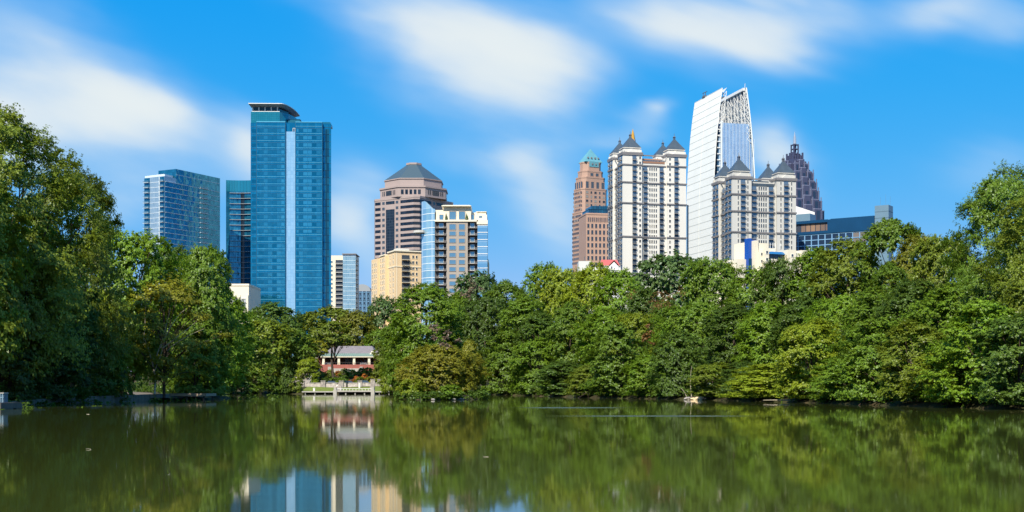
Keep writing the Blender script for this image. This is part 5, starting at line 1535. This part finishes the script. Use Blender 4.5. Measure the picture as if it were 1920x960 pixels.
# ---- near left bank: quay wall, timber deck, dock with bin
def quay():
    r = tag(empty('quay_wall', (-46, 140, 0)), 'low concrete quay wall along the shaded left bank', 'wall')
    pts = [(-46.8, 92), (-45.2, 117), (-48.8, 138), (-47.3, 160), (-46.6, 174)]
    tops = [.42, .50, .66, .78, .86]
    m = MB()
    for (a, b, t0, t1) in zip(pts[:-1], pts[1:], tops[:-1], tops[1:]):
        n = 8
        for i in range(n):
            p = [a[k] + (b[k] - a[k]) * i / n for k in (0, 1)]; q = [a[k] + (b[k] - a[k]) * (i + .985) / n for k in (0, 1)]
            h = t0 + (t1 - t0) * i / n
            poly = [(p[0] + 46 + .25, p[1] - 140), (q[0] + 46 + .25, q[1] - 140), (q[0] + 46 - .45, q[1] - 140), (p[0] + 46 - .45, p[1] - 140)]
            m.prism(poly, -1.8, h)
    m.build('wall', mat("stained concrete", (0.14, 0.12, 0.09), 0.9, var=0.45, scale=1.2, streak=True, bump=0.2), r)
    r = tag(empty('timber_deck', (-44.6, 175.5, 0)), 'low timber fishing deck at the end of the quay wall, on dark posts', 'dock')
    m = MB()
    for i in range(12): m.box(-1.8, 3.0, -1.8 + i * .5, -1.8 + i * .5 + .46, .78, .86)
    m.build('planks', M_WOOD, r)
    m = MB(); m.box(-1.8, 3.02, -1.9, -1.81, .5, .88); m.box(3.01, 3.1, -1.9, 4.2, .5, .87); m.build('fascia', mat("sunlit timber fascia", (0.36, 0.27, 0.18), 0.9, var=0.2, scale=2), r)  # paler copy of the timber: sunlight put into the fascia colour
    for (a, b) in ((.4, -1.5), (1.6, -1.5), (2.7, -1.5), (.4, 3.6), (2.7, 3.6)): m = MB(); m.tube((a, b, -1.8), (a, b, .78), .14, k=8); m.build('post', M_DARKW, r)
    r = tag(empty('near_dock', (-41.2, 103, 0)), 'grey timber dock at the very left edge of the lake, carrying a blue bin', 'dock')
    m = MB()
    for i in range(10): m.box(-6, .8, -2 + i * .42, -2 + i * .42 + .39, .42, .5)
    m.build('planks', M_WOOD, r)
    m = MB(); m.box(-6, .82, -2.1, -2.01, .05, .52); m.box(.81, .9, -2.1, 2.2, .05, .51); m.build('fascia', M_WOOD, r)
    for (a, b) in ((-5, -1.6), (-1.6, -1.6), (.5, -1.6), (-1.6, 1.8), (.5, 1.8)): m = MB(); m.tube((a, b, -1.8), (a, b, .42), .13, k=8); m.build('pile', M_DARKW, r)
    r = tag(empty('blue_bin', (X(-2, 103), 103.2, .5)), 'blue slatted litter bin with a pale lid standing on the left timber dock', 'bin')
    mb_ = mat("bin blue", (0.045, 0.10, 0.15), 0.5); m = MB(); m.box(-.42, .42, -.42, .42, .02, .74); m.build('body', mb_, r)
    m = MB()
    for i in range(5): c = -.40 + i * .19; m.box(c, c + .06, -.47, -.43, .04, .72); m.box(.43, .47, c, c + .06, .04, .72)
    m.box(-.47, .47, -.48, -.44, .40, .46); m.build('slats', mat("bin slat", (0.20, 0.30, 0.36), 0.5), r)
    m = MB(); m.box(-.5, .5, -.5, .5, .745, .82); m.build('lid', M_CONC, r)
quay()

# stones and bare earth at the water's edge
def boulders():
    rnd = random.Random(9); groups = {}
    rows = [(1290, 176, .5, M_GRANITE, 'grey'), (1299, 175, .35, M_PEACH, 'tan'), (1309, 174, .55, M_PEACH, 'tan'), (1317, 173, .4, M_PEACH, 'tan'), (1325, 172, .3, M_GRANITE, 'grey'),
            (402, 300, .6, M_PEACH, 'tan'), (415, 302, .8, M_GRANITE, 'grey'), (812, 169.6, .22, M_GRANITE, 'grey'), (851, 171.2, .2, M_GRANITE, 'grey'), (866, 175, .25, M_GRANITE, 'grey'), (893, 196, .5, M_CONC, 'pale'), (903, 201, .3, M_GRANITE, 'grey')]
    for px, D, s, m_, c in rows:
        me = bpy.data.meshes.new('boulder'); import bmesh
        bm = bmesh.new(); bmesh.ops.create_icosphere(bm, subdivisions=2, radius=1)
        for v in bm.verts: v.co *= rnd.uniform(.75, 1.15)
        bm.to_mesh(me); bm.free(); me.materials.append(m_)
        o = bpy.data.objects.new('boulder', me); COL.objects.link(o); o.scale = (s * 1.3, s, s * .62); o.location = (X(px, D), D, .12)
        where = 'on the sunlit earth gap of the right bank' if px > 1200 else ('on the far left shore beyond the timber deck' if px < 500 else 'at the water edge of the bushy islet')
        tag(o, f'{c} boulder {where}', 'boulder', f'{c} boulders {where}')
boulders()

# ------------------------------------------------------------------ trees, one by one
GL, GC, GR, GI = 'trees on the left bank', 'trees around the lake house', 'trees on the right bank', 'plants of the islet'
TREES = [
 # proto, column, top row, distance, width px, tint, label, group
 ('grand_a', 10, 226, 126, 370, 'olive', 'tallest green tree, its ragged crown rising highest at the left edge', GL),
 ('grand_b', 135, 318, 148, 220, 'olive', 'tall tree whose long boughs reach out into the sky towards the pale condominium', GL),
 ('bank_a', 15, 590, 121, 150, 'deep', 'dark shaded tree right behind the near dock at the left edge', GL),
 ('bank_c', 118, 600, 142, 110, 'deep', 'dark shaded tree on the quay wall between the other two overhanging ones', GL),
 ('wood_c', 100, 440, 136, 150, 'dark', 'dark tree standing inside the gap between the two tall left trees', GL),
 ('wood_d', 15, 420, 121, 200, 'olive', 'yellowish olive tree low at the left edge, in front of the tallest crown', GL),
 ('wood_b', -75, 300, 112, 260, 'olive', 'olive tree cut by the left edge of the picture', GL),
 ('wood_d', 250, 436, 172, 190, 'fresh', 'rounded tree top below the pale condominium, behind the feathery tree', GL),
 ('wood_a', 322, 470, 205, 150, 'dark', 'narrow dark tree seen between the pale condominium and the glossy one', GL),
 ('wood_d', 384, 464, 196, 135, 'fresh', 'glossy tree with cream flecked leaves standing in front of the left condominiums', GL),
 ('feather', 308, 528, 168, 200, 'gold', 'feathery yellow green tree with bare white boughs leaning over the path', GL),
 ('wood_d', 205, 540, 166, 150, 'lime', 'lime green tree crowding the shade behind the feathery tree', GL),
 ('bank_a', 75, 560, 133, 180, 'deep', 'dark shaded tree hanging over the water by the near dock', GL),
 ('bank_b', 165, 585, 153, 150, 'dark', 'dark shaded tree overhanging the quay wall left of the path', GL),
 ('bank_c', 203, 650, 162, 60, 'deep', 'low dark shaded tree beside the left edge of the path', GL),
 ('wood_a', 415, 545, 262, 130, 'fresh', 'bright green tree behind the end of the timber deck', GL),
 ('bank_a', 370, 600, 190, 110, 'mid', 'leafy tree arching over the timber deck', GL),
 ('wood_d', 345, 555, 200, 140, 'fresh', 'fresh green tree rising behind the arching tree by the timber deck', GL),
 ('bank_b', 455, 625, 312, 110, 'mid', 'mid green tree on the far left shore, left of the dark round bushes', GL),
 ('bank_c', 400, 640, 300, 100, 'dark', 'dark low tree on the far left shore just beyond the timber deck', GL),
 # around the lake house
 ('far_a', 508, 572, 400, 130, 'dark', 'dark green dome shaped tree at the foot of the teal tower', GC),
 ('far_b', 500, 602, 345, 115, 'olive', 'olive tinted tree left of the lake house, in front of the dark dome', GC),
 ('far_a', 556, 622, 352, 90, 'mid', 'mid green tree just left of the lake house', GC),
 ('far_b', 470, 588, 372, 80, 'mid', 'green tree between the bright bank tree and the teal tower foot', GC),
 ('far_b', 622, 577, 425, 120, 'olive', 'broad olive tree behind the lake house roof', GC),
 ('far_a', 672, 586, 410, 90, 'ochre', 'yellow olive tree behind the right half of the lake house roof', GC),
 ('far_a', 722, 560, 430, 80, 'blue', 'dark bluish tree standing before the peach block', GC),
 ('far_b', 712, 618, 392, 60, 'mid', 'green tree touching the right gable of the lake house', GC),
 ('far_b', 578, 590, 440, 80, 'dark', 'dark tree filling in behind the left of the lake house', GC),
 ('slim', 627, 606, 347, 84, 'olive', 'slim dark trunked tree standing in front of the lake house', GC),
 ('slim', 598, 640, 358, 44, 'gold', 'small yellow tree against the left wing of the lake house', GC),
 ('bank_b', 578, 672, 343, 48, 'lime', 'small lime green tree above the stone stairway', GC),
 # middle group behind the islet
 ('wood_b', 800, 540, 262, 162, 'fresh', 'large bright green tree behind the islet, below the taupe condominium', GR),
 ('wood_a', 757, 590, 275, 99, 'mid', 'green tree between the lake house and the islet', GR),
 ('bank_b', 722, 642, 352, 48, 'olive', 'olive tree covering the right wing of the lake house', GC),
 ('wood_c', 1668, 500, 190, 111, 'mid', 'tree right beneath the round pine like tree', GR),
 ('bank_a', 735, 655, 290, 50, 'lime', 'lime green tree over the right end of the boardwalk', GR),
 ('far_a', 898, 516, 372, 124, 'blue', 'dark blue green dome top below the glass corner of the taupe condominium', GR),
 ('wood_c', 858, 556, 300, 111, 'fresh', 'green tree between the islet and the dark blue green dome', GR),
 ('wood_d', 905, 560, 285, 124, 'dark', 'dark green tree right behind the islet dome', GR),
 ('wood_b', 950, 535, 300, 111, 'mid', 'green tree under the gap of sky right of the taupe condominium', GR),
 ('wood_a', 1020, 500, 318, 111, 'fresh', 'flat topped tree left of the brown skyscraper foot', GR),
 ('wood_c', 985, 560, 272, 124, 'mid', 'leaning green bank tree below the flat topped one', GR),
 ('wood_d', 1062, 505, 300, 130, 'lime', 'sunny yellow green tree at the foot of the brown skyscraper', GR),
 ('wood_b', 1118, 503, 292, 117, 'lime', 'sunny yellow green tree under the white house', GR),
 ('wood_a', 1160, 512, 285, 124, 'fresh', 'bright green tree under the red gabled roof', GR),
 ('far_b', 1262, 478, 318, 161, 'blue', 'dark domed tree in front of the taller limestone tower', GR),
 ('wood_a', 1210, 545, 262, 111, 'dark', 'dark tree tucked under the dark dome, below the limestone tower', GR),
 ('wood_c', 1248, 568, 235, 86, 'mid', 'tree with rusty brown dying sprays among the greens', GR),
 ('wood_d', 1340, 488, 238, 161, 'mid', 'rounded green tree below the white sail tower', GR),
 ('wood_a', 1420, 508, 226, 136, 'mid', 'green tree in front of the grey limestone tower foot', GR),
 ('wood_d', 1468, 486, 222, 111, 'dark', 'dark green tree covering the foot of the cream lowrise', GR),
 ('wood_c', 1532, 472, 222, 155, 'fresh', 'green tree covering the right wing of the cream lowrise', GR),
 ('wood_a', 1592, 455, 214, 161, 'olive', 'olive tree below the left part of the blue hotel', GR),
 ('pine', 1674, 418, 208, 153, 'mid', 'round dense pine like tree hiding the foot of the hotel lift tower', GR),
 ('wood_a', 1722, 448, 200, 142, 'ochre', 'brownish tinged tree just right of the round pine like tree', GR),
 ('wood_d', 1772, 446, 178, 148, 'olive', 'olive tree in the dip between the pine like tree and the tall right tree', GR),
 ('grand_b', 1885, 332, 148, 250, 'mid', 'tall spreading tree with layered boughs at the right edge', GR),
 ('grand_a', 1985, 352, 124, 280, 'olive', 'tall tree cut by the right edge of the picture', GR),
 # middle tier of the right bank
 ('wood_c', 1010, 590, 258, 117, 'dark', 'dark bank tree between the leaning tree and the lime green one', GR),
 ('wood_a', 1075, 570, 246, 124, 'mid', 'mid green bank tree below the sunny yellow green trees', GR),
 ('wood_b', 1140, 585, 232, 117, 'fresh', 'fresh green bank tree with a bright shoulder, below the white house', GR),
 ('wood_d', 1192, 588, 226, 99, 'lime', 'lime crowned bank tree halfway down the slope', GR),
 ('wood_d', 1300, 570, 212, 136, 'mid', 'broad bank tree below the rounded green tree', GR),
 ('wood_c', 1375, 575, 198, 124, 'dark', 'dark bank tree under the grey limestone tower', GR),
 ('wood_a', 1440, 570, 190, 124, 'fresh', 'fresh green bank tree under the cream lowrise', GR),
 ('wood_b', 1510, 565, 186, 136, 'dark', 'shadowy bank tree beside the yellow leafed one', GR),
 ('wood_d', 1575, 556, 176, 130, 'fresh', 'bushy bright bank tree beneath the blue hotel', GR),
 ('wood_c', 1640, 545, 170, 136, 'mid', 'mid green bank tree beneath the pine like tree', GR),
 ('wood_a', 1715, 530, 158, 161, 'dark', 'dark bank tree below the brownish tinged tree', GR),
 ('wood_b', 1790, 540, 146, 161, 'fresh', 'bright bank tree under the tall right edge tree', GR),
 ('wood_d', 1868, 500, 134, 162, 'mid', 'layered bank tree filling the right side below the tallest boughs', GR),
 ('wood_b', 1945, 520, 118, 162, 'olive', 'olive bank tree low at the right edge', GR),
 # front row over the water
 ('bank_a', 955, 622, 266, 103, 'mid', 'overhanging tree at the left end of the right bank', GR),
 ('bank_b', 1005, 637, 246, 97, 'fresh', 'overhanging bright tree next to the left end of the right bank', GR),
 ('bank_c', 1055, 678, 226, 107, 'dark', 'overhanging dark tree before the first pale streak on the water', GR),
 ('bank_a', 1105, 685, 208, 93, 'olive', 'overhanging tree with pale tips above the first pale streak', GR),
 ('bank_b', 1160, 611, 199, 127, 'mid', 'overhanging tree left of the bare earth gap', GR),
 ('bank_c', 1215, 666, 190, 100, 'fresh', 'overhanging bright tree right above the longer pale streak', GR),
 ('bank_a', 1270, 620, 182, 98, 'dark', 'dark tree directly left of the bare earth gap', GR),
 ('bank_b', 1340, 682, 171, 100, 'olive', 'thin stemmed olive tree over the bare earth gap', GR),
 ('bank_c', 1395, 680, 163, 100, 'dark', 'dark hollow tree right of the bare earth gap', GR),
 ('bank_a', 1450, 682, 154, 164, 'lime', 'sunlit lime green tree reaching left over the water', GR),
 ('bank_b', 1520, 604, 144, 140, 'lime', 'yellow leafed tree with a bare pale branch over the water', GR),
 ('bank_c', 1585, 670, 135, 143, 'fresh', 'bright overhanging tree right of the leaning pale log', GR),
 ('bank_a', 1650, 598, 126, 155, 'mid', 'overhanging tree below the pine like tree, dipping to the water', GR),
 ('bank_b', 1715, 606, 118, 132, 'olive', 'yellow tipped overhanging tree on the right stretch of the bank', GR),
 ('bank_c', 1775, 655, 113, 150, 'lime', 'sunny skirted bush tree low over the right stretch of water', GR),
 ('bank_a', 1845, 566, 107, 207, 'fresh', 'overhanging tree before the layered right edge trees', GR),
 ('bank_b', 1915, 590, 101, 187, 'dark', 'dark shaded tree meeting the water at the right edge', GR),
 # islet
 ('dome', 826, 648, 190, 176, 'moss', 'dense olive gold dome shaped tree covering the islet', GI),
 ('bush_a', 772, 712, 180, 62, 'lime', 'low bright bush at the left tip of the islet', GI),
 ('bush_a', 845, 722, 173, 60, 'fresh', 'low leafy bush at the front of the islet', GI),
 ('bank_c', 880, 640, 196, 50, 'gold', 'yellow spray of a small tree poking above the islet dome', GI),
]
for (k, px, yt, D, w, tint, lab, g) in TREES:
    nm = {'pine': 'pine_tree', 'feather': 'locust_tree', 'bush_a': 'waterside_bush', 'dome': 'islet_tree'}.get(k, 'broadleaf_tree')
    tree(k, px, yt, D, w, tint, lab, g, nm, cat='bush' if k == 'bush_a' else 'tree')

# bare white boughs in the locust tree, a bare branch and a leaning log
def branchy(name, px, D, z0, specs, label, m_, r0=0.16):
    r = tag(empty(name, (X(px, D), D, z0)), label, 'branch')
    rng = np.random.default_rng(len(label)); m = MB()
    for (p, q, r_) in specs: bent(m, p, q, r_, r_ * .35, rng, 5, 5, .2)
    m.build('limbs', m_, r)
branchy('bare_boughs', 290, 166, .8, [((0, 0, 0), (-1.6, 0, 8), .15), ((-1.4, 0, 7), (-.8, -1.4, 12), .07), ((0, 0, 3), (1.8, -1.5, 9), .07), ((1.4, -1.2, 6), (6.0, -2.2, 9.4), .06), ((2.0, -1.4, 5.6), (7.0, -2.4, 8.4), .05), ((.5, -.8, 5), (2.6, -2, 11), .07), ((1, -1, 6), (4.6, -2, 11), .07)],
        'bare white boughs fanning up and right out of the feathery tree', M_PALEBARK)
branchy('leaning_log', 1523, 145.5, .05, [((0, 0, 0), (1.6, .8, 2.3), .16), ((1.6, .8, 2.3), (3.0, 1.4, 3.4), .1), ((.1, 0, .05), (-5.5, .4, .2), .1)], 'pale log leaning out of the water on the right bank', M_PALEBARK)
branchy('bare_branch', 1500, 150, 3, [((0, 0, 0), (1.4, -2.5, 3.6), .06), ((0, 0, .5), (-2.0, -2.6, 1.5), .05), ((-.6, -1, .8), (.2, -2.6, 2.6), .04)], 'bare pale branch curling through the yellow leafed tree', M_PALEBARK)
for i, (px, D, lab) in enumerate(((1110, 203.5, 'dead grey branch dipping into the water below the pale tipped tree'), (1405, 158.5, 'dead grey branch dipping into the water right of the bare earth gap'), (1652, 123.5, 'dead grey branch dipping into the water below the pine like tree'), (1760, 110.5, 'dead grey branch dipping into the water by the sunny skirted bush tree'))):
    k = 1 if i % 2 else -1
    branchy('fallen_branch', px, D, .0, [((0, 2.5, 1.3), (k * 2.4, -.4, -.1), .08), ((k * 1.2, 1.2, .7), (k * 2.6, .3, .9), .04), ((k * .8, 1.6, .9), (k * .6, -.5, .05), .04)], lab, M_BARK)
branchy('bare_sapling', 1297, 178.5, .2, [((0, 0, 0), (0, 0, 4.5), .07), ((1.9, .5, 0), (2.1, .5, 3.6), .06), ((-.6, .3, 0), (-1.5, .2, 1.4), .06)], 'thin bare stems standing on the bare earth gap', M_PALEBARK)

# sprays of dead leaves
def spray(name, px, py, D, r_, tint, label, n=9):
    rng = np.random.default_rng(int(px)); c = rng.normal(size=(n, 3)) * np.array([r_, r_ * .4, r_ * .8])
    P, NN = spray_leaves(c, np.zeros((n, 3)), np.full(n, r_ * .7), .6, 12, 8, rng)
    me = leaves_mesh(name, P, NN, .26, rng); me.materials.append(TINT[tint])
    r = tag(empty(name, (X(px, D), D, Z(py, D))), label, 'branch')
    o = bpy.data.objects.new('foliage', me); COL.objects.link(o); o.parent = r
    m = MB(); bent(m, (0, 1.5, -2), (0, 0, .4), .06, .02, rng); m.build('stem', M_BARK, r)
spray('dead_spray', 832, 636, 176, .9, 'dead', 'withered brown spray above the islet dome')
spray('dead_spray', 1243, 562, 226, 2.2, 'rust', 'rusty dead spray below the dark dome')
spray('dead_spray', 1215, 632, 190, .8, 'rust', 'small rusty spray low on the right bank')
spray('dead_spray', 882, 545, 258, 1.2, 'dead', 'grey brown withered spray below the taupe condominium')

# beds below the lake house
BEDS = [(600, 700, 'mid', 'green'), (612, 712, 'dark', 'dark'), (618, 699, 'olive', 'olive'), (634, 697, 'flame', 'orange flowering'), (645, 708, 'dark', 'dark'), (655, 711, 'flame', 'orange flowering'), (660, 700, 'mid', 'green'), (668, 706, 'flame', 'orange flowering'),
        (676, 712, 'olive', 'olive'), (683, 704, 'flame', 'orange flowering'), (690, 698, 'mid', 'green'), (697, 711, 'gold', 'golden'), (706, 703, 'olive', 'olive'), (640, 714, 'mid', 'green'), (628, 712, 'mid', 'green'), (679, 698, 'dark', 'dark'), (648, 698, 'olive', 'olive'), (714, 713, 'lime', 'lime')]
for i, (px, py, t, w) in enumerate(BEDS):
    D = 360 - (py - 697) * 1.35
    x = X(px, D); rel = 'under the slim dark trunked tree' if px < 632 else ('below the middle of the porch' if px < 672 else 'below the right side of the porch')
    lvl = 'upper' if py < 704 else 'lower'
    plant('bush_b', 'bed_shrub', x, D, (1.5 if t == 'flame' else 2.3), (14 if t == 'flame' else 26) / F * D, t, f'{w} shrub on the {lvl} bank {rel}', f'{w} shrubs on the {lvl} bank {rel}', 'shrub')
for px, py, t, lab in ((535, 690, 'dark', 'dark conical bush on the far shore left of the boardwalk'), (556, 708, 'olive', 'round olive bush at the left end of the boardwalk'), (515, 706, 'mid', 'low green bush on the far shore below the olive tinted tree')):
    tree('bush_a', px, py, 314, 34, t, lab, GC, 'shore_bush', cat='bush')

# ground cover along the banks, too dense to count
def undergrowth():
    rng = np.random.default_rng(77); C, Rr = [], []
    def along(pts, n, back, lo, hi):
        pts = np.array(pts, float); seg = np.linalg.norm(np.diff(pts, axis=0), axis=1); cum = np.r_[0, np.cumsum(seg)]
        for t in rng.uniform(0, cum[-1], n):
            i = np.searchsorted(cum, t) - 1; i = max(0, min(i, len(seg) - 1)); f = (t - cum[i]) / seg[i]
            p = pts[i] + (pts[i + 1] - pts[i]) * f; d = (pts[i + 1] - pts[i]) / seg[i]; nrm = np.array([d[1], -d[0]])
            if lake_dist(p[0] + nrm[0], p[1] + nrm[1]) < 0: nrm = -nrm
            q = p + nrm * rng.uniform(.3, 1) ** 2 * back
            u = (q[0] / q[1]) * F + 960
            if 225 < u < 305 and 160 < q[1] < 235: continue
            if 1285 < u < 1332: continue
            h = rng.uniform(lo, hi); C.append((q[0], q[1], gz(q[0], q[1]) + h * rng.uniform(.3, 1))); Rr.append(rng.uniform(.6, 1.2))
    right = LAKE[13:26]; along(right[2:], 500, 16, .3, 2.6); along(right[2:], 420, 2.2, .2, 1.3)
    left = [(-47.8, 95), (-46.5, 117), (-50, 138), (-49, 160), (-48, 172)]
    along([(p - 2.2, q) for p, q in left], 260, 14, .3, 1.8)
    along([(-44, 182), (-45, 200), (-61, 236), (-75, 280), (-78, 306), (-67, 319), (-55, 316)], 240, 12, .3, 2.4)
    for t in rng.uniform(0, 6.283, 170):
        k = rng.uniform(.86, 1.04); q = (ISLE[0] + math.cos(t) * ISLE[2] * k, ISLE[1] + math.sin(t) * ISLE[3] * k); C.append((q[0], q[1], .25 + rng.uniform(0, .7))); Rr.append(rng.uniform(.5, .9))
    C, Rr = np.array(C), np.array(Rr)
    P, NN = spray_leaves(C, np.tile([0, 0, .4], (len(C), 1)), Rr, .5, 12, 8, rng)
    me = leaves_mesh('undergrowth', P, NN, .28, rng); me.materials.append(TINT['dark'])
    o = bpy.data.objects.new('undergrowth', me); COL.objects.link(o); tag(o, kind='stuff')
undergrowth()
def far_woods():
    """The woodland behind the front trees, one mass."""
    rng = np.random.default_rng(78); C, Rr = [], []
    while len(C) < 1500:
        y = rng.uniform(150, 560); x = rng.uniform(-230, 260); d = float(lake_dist(x, y)); px = 960 + x / y * F
        if d < 22 or not (-80 < px < 2000): continue
        if 575 < px < 730 and y < 405: continue
        lim = 565 if 440 < px < 900 else (500 if px > 1000 else 500)
        lim += 42
        h = Z(lim, y) - gz(x, y)
        h = min(h, 17) 
        if h < 3: continue
        C.append((x, y, gz(x, y) + rng.uniform(.05, 1) * h)); Rr.append(rng.uniform(1.6, 3.0))
    C, Rr = np.array(C), np.array(Rr)
    P, NN = spray_leaves(C, np.tile([0, -.3, .2], (len(C), 1)), Rr, .6, 16, 8, rng)
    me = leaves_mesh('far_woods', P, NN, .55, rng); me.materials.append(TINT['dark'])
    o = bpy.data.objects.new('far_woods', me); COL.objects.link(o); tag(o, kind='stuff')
far_woods()

# a few leaves and twigs adrift
for px, py, lab in ((165, 777, 'pale leaf adrift near the quay wall'), (166, 843, 'bent pale twig adrift under the reflection of the dark trees'), (911, 857, 'tan twig adrift below the islet'), (316, 890, 'pale leaf adrift in the yellow green reflection')):
    D = CAMZ * F / (py - HOR); r = tag(empty('floating_twig', (X(px, D), D, .005), px * .7), lab, 'twig', None)
    m = MB(); s = D / F * 5; rng = np.random.default_rng(px); bent(m, (-s, 0, 0), (s, 0, .01), 0.005 * D / 25, .003 * D / 25, rng, 5, 5); m.build('stick', M_PALEBARK, r)
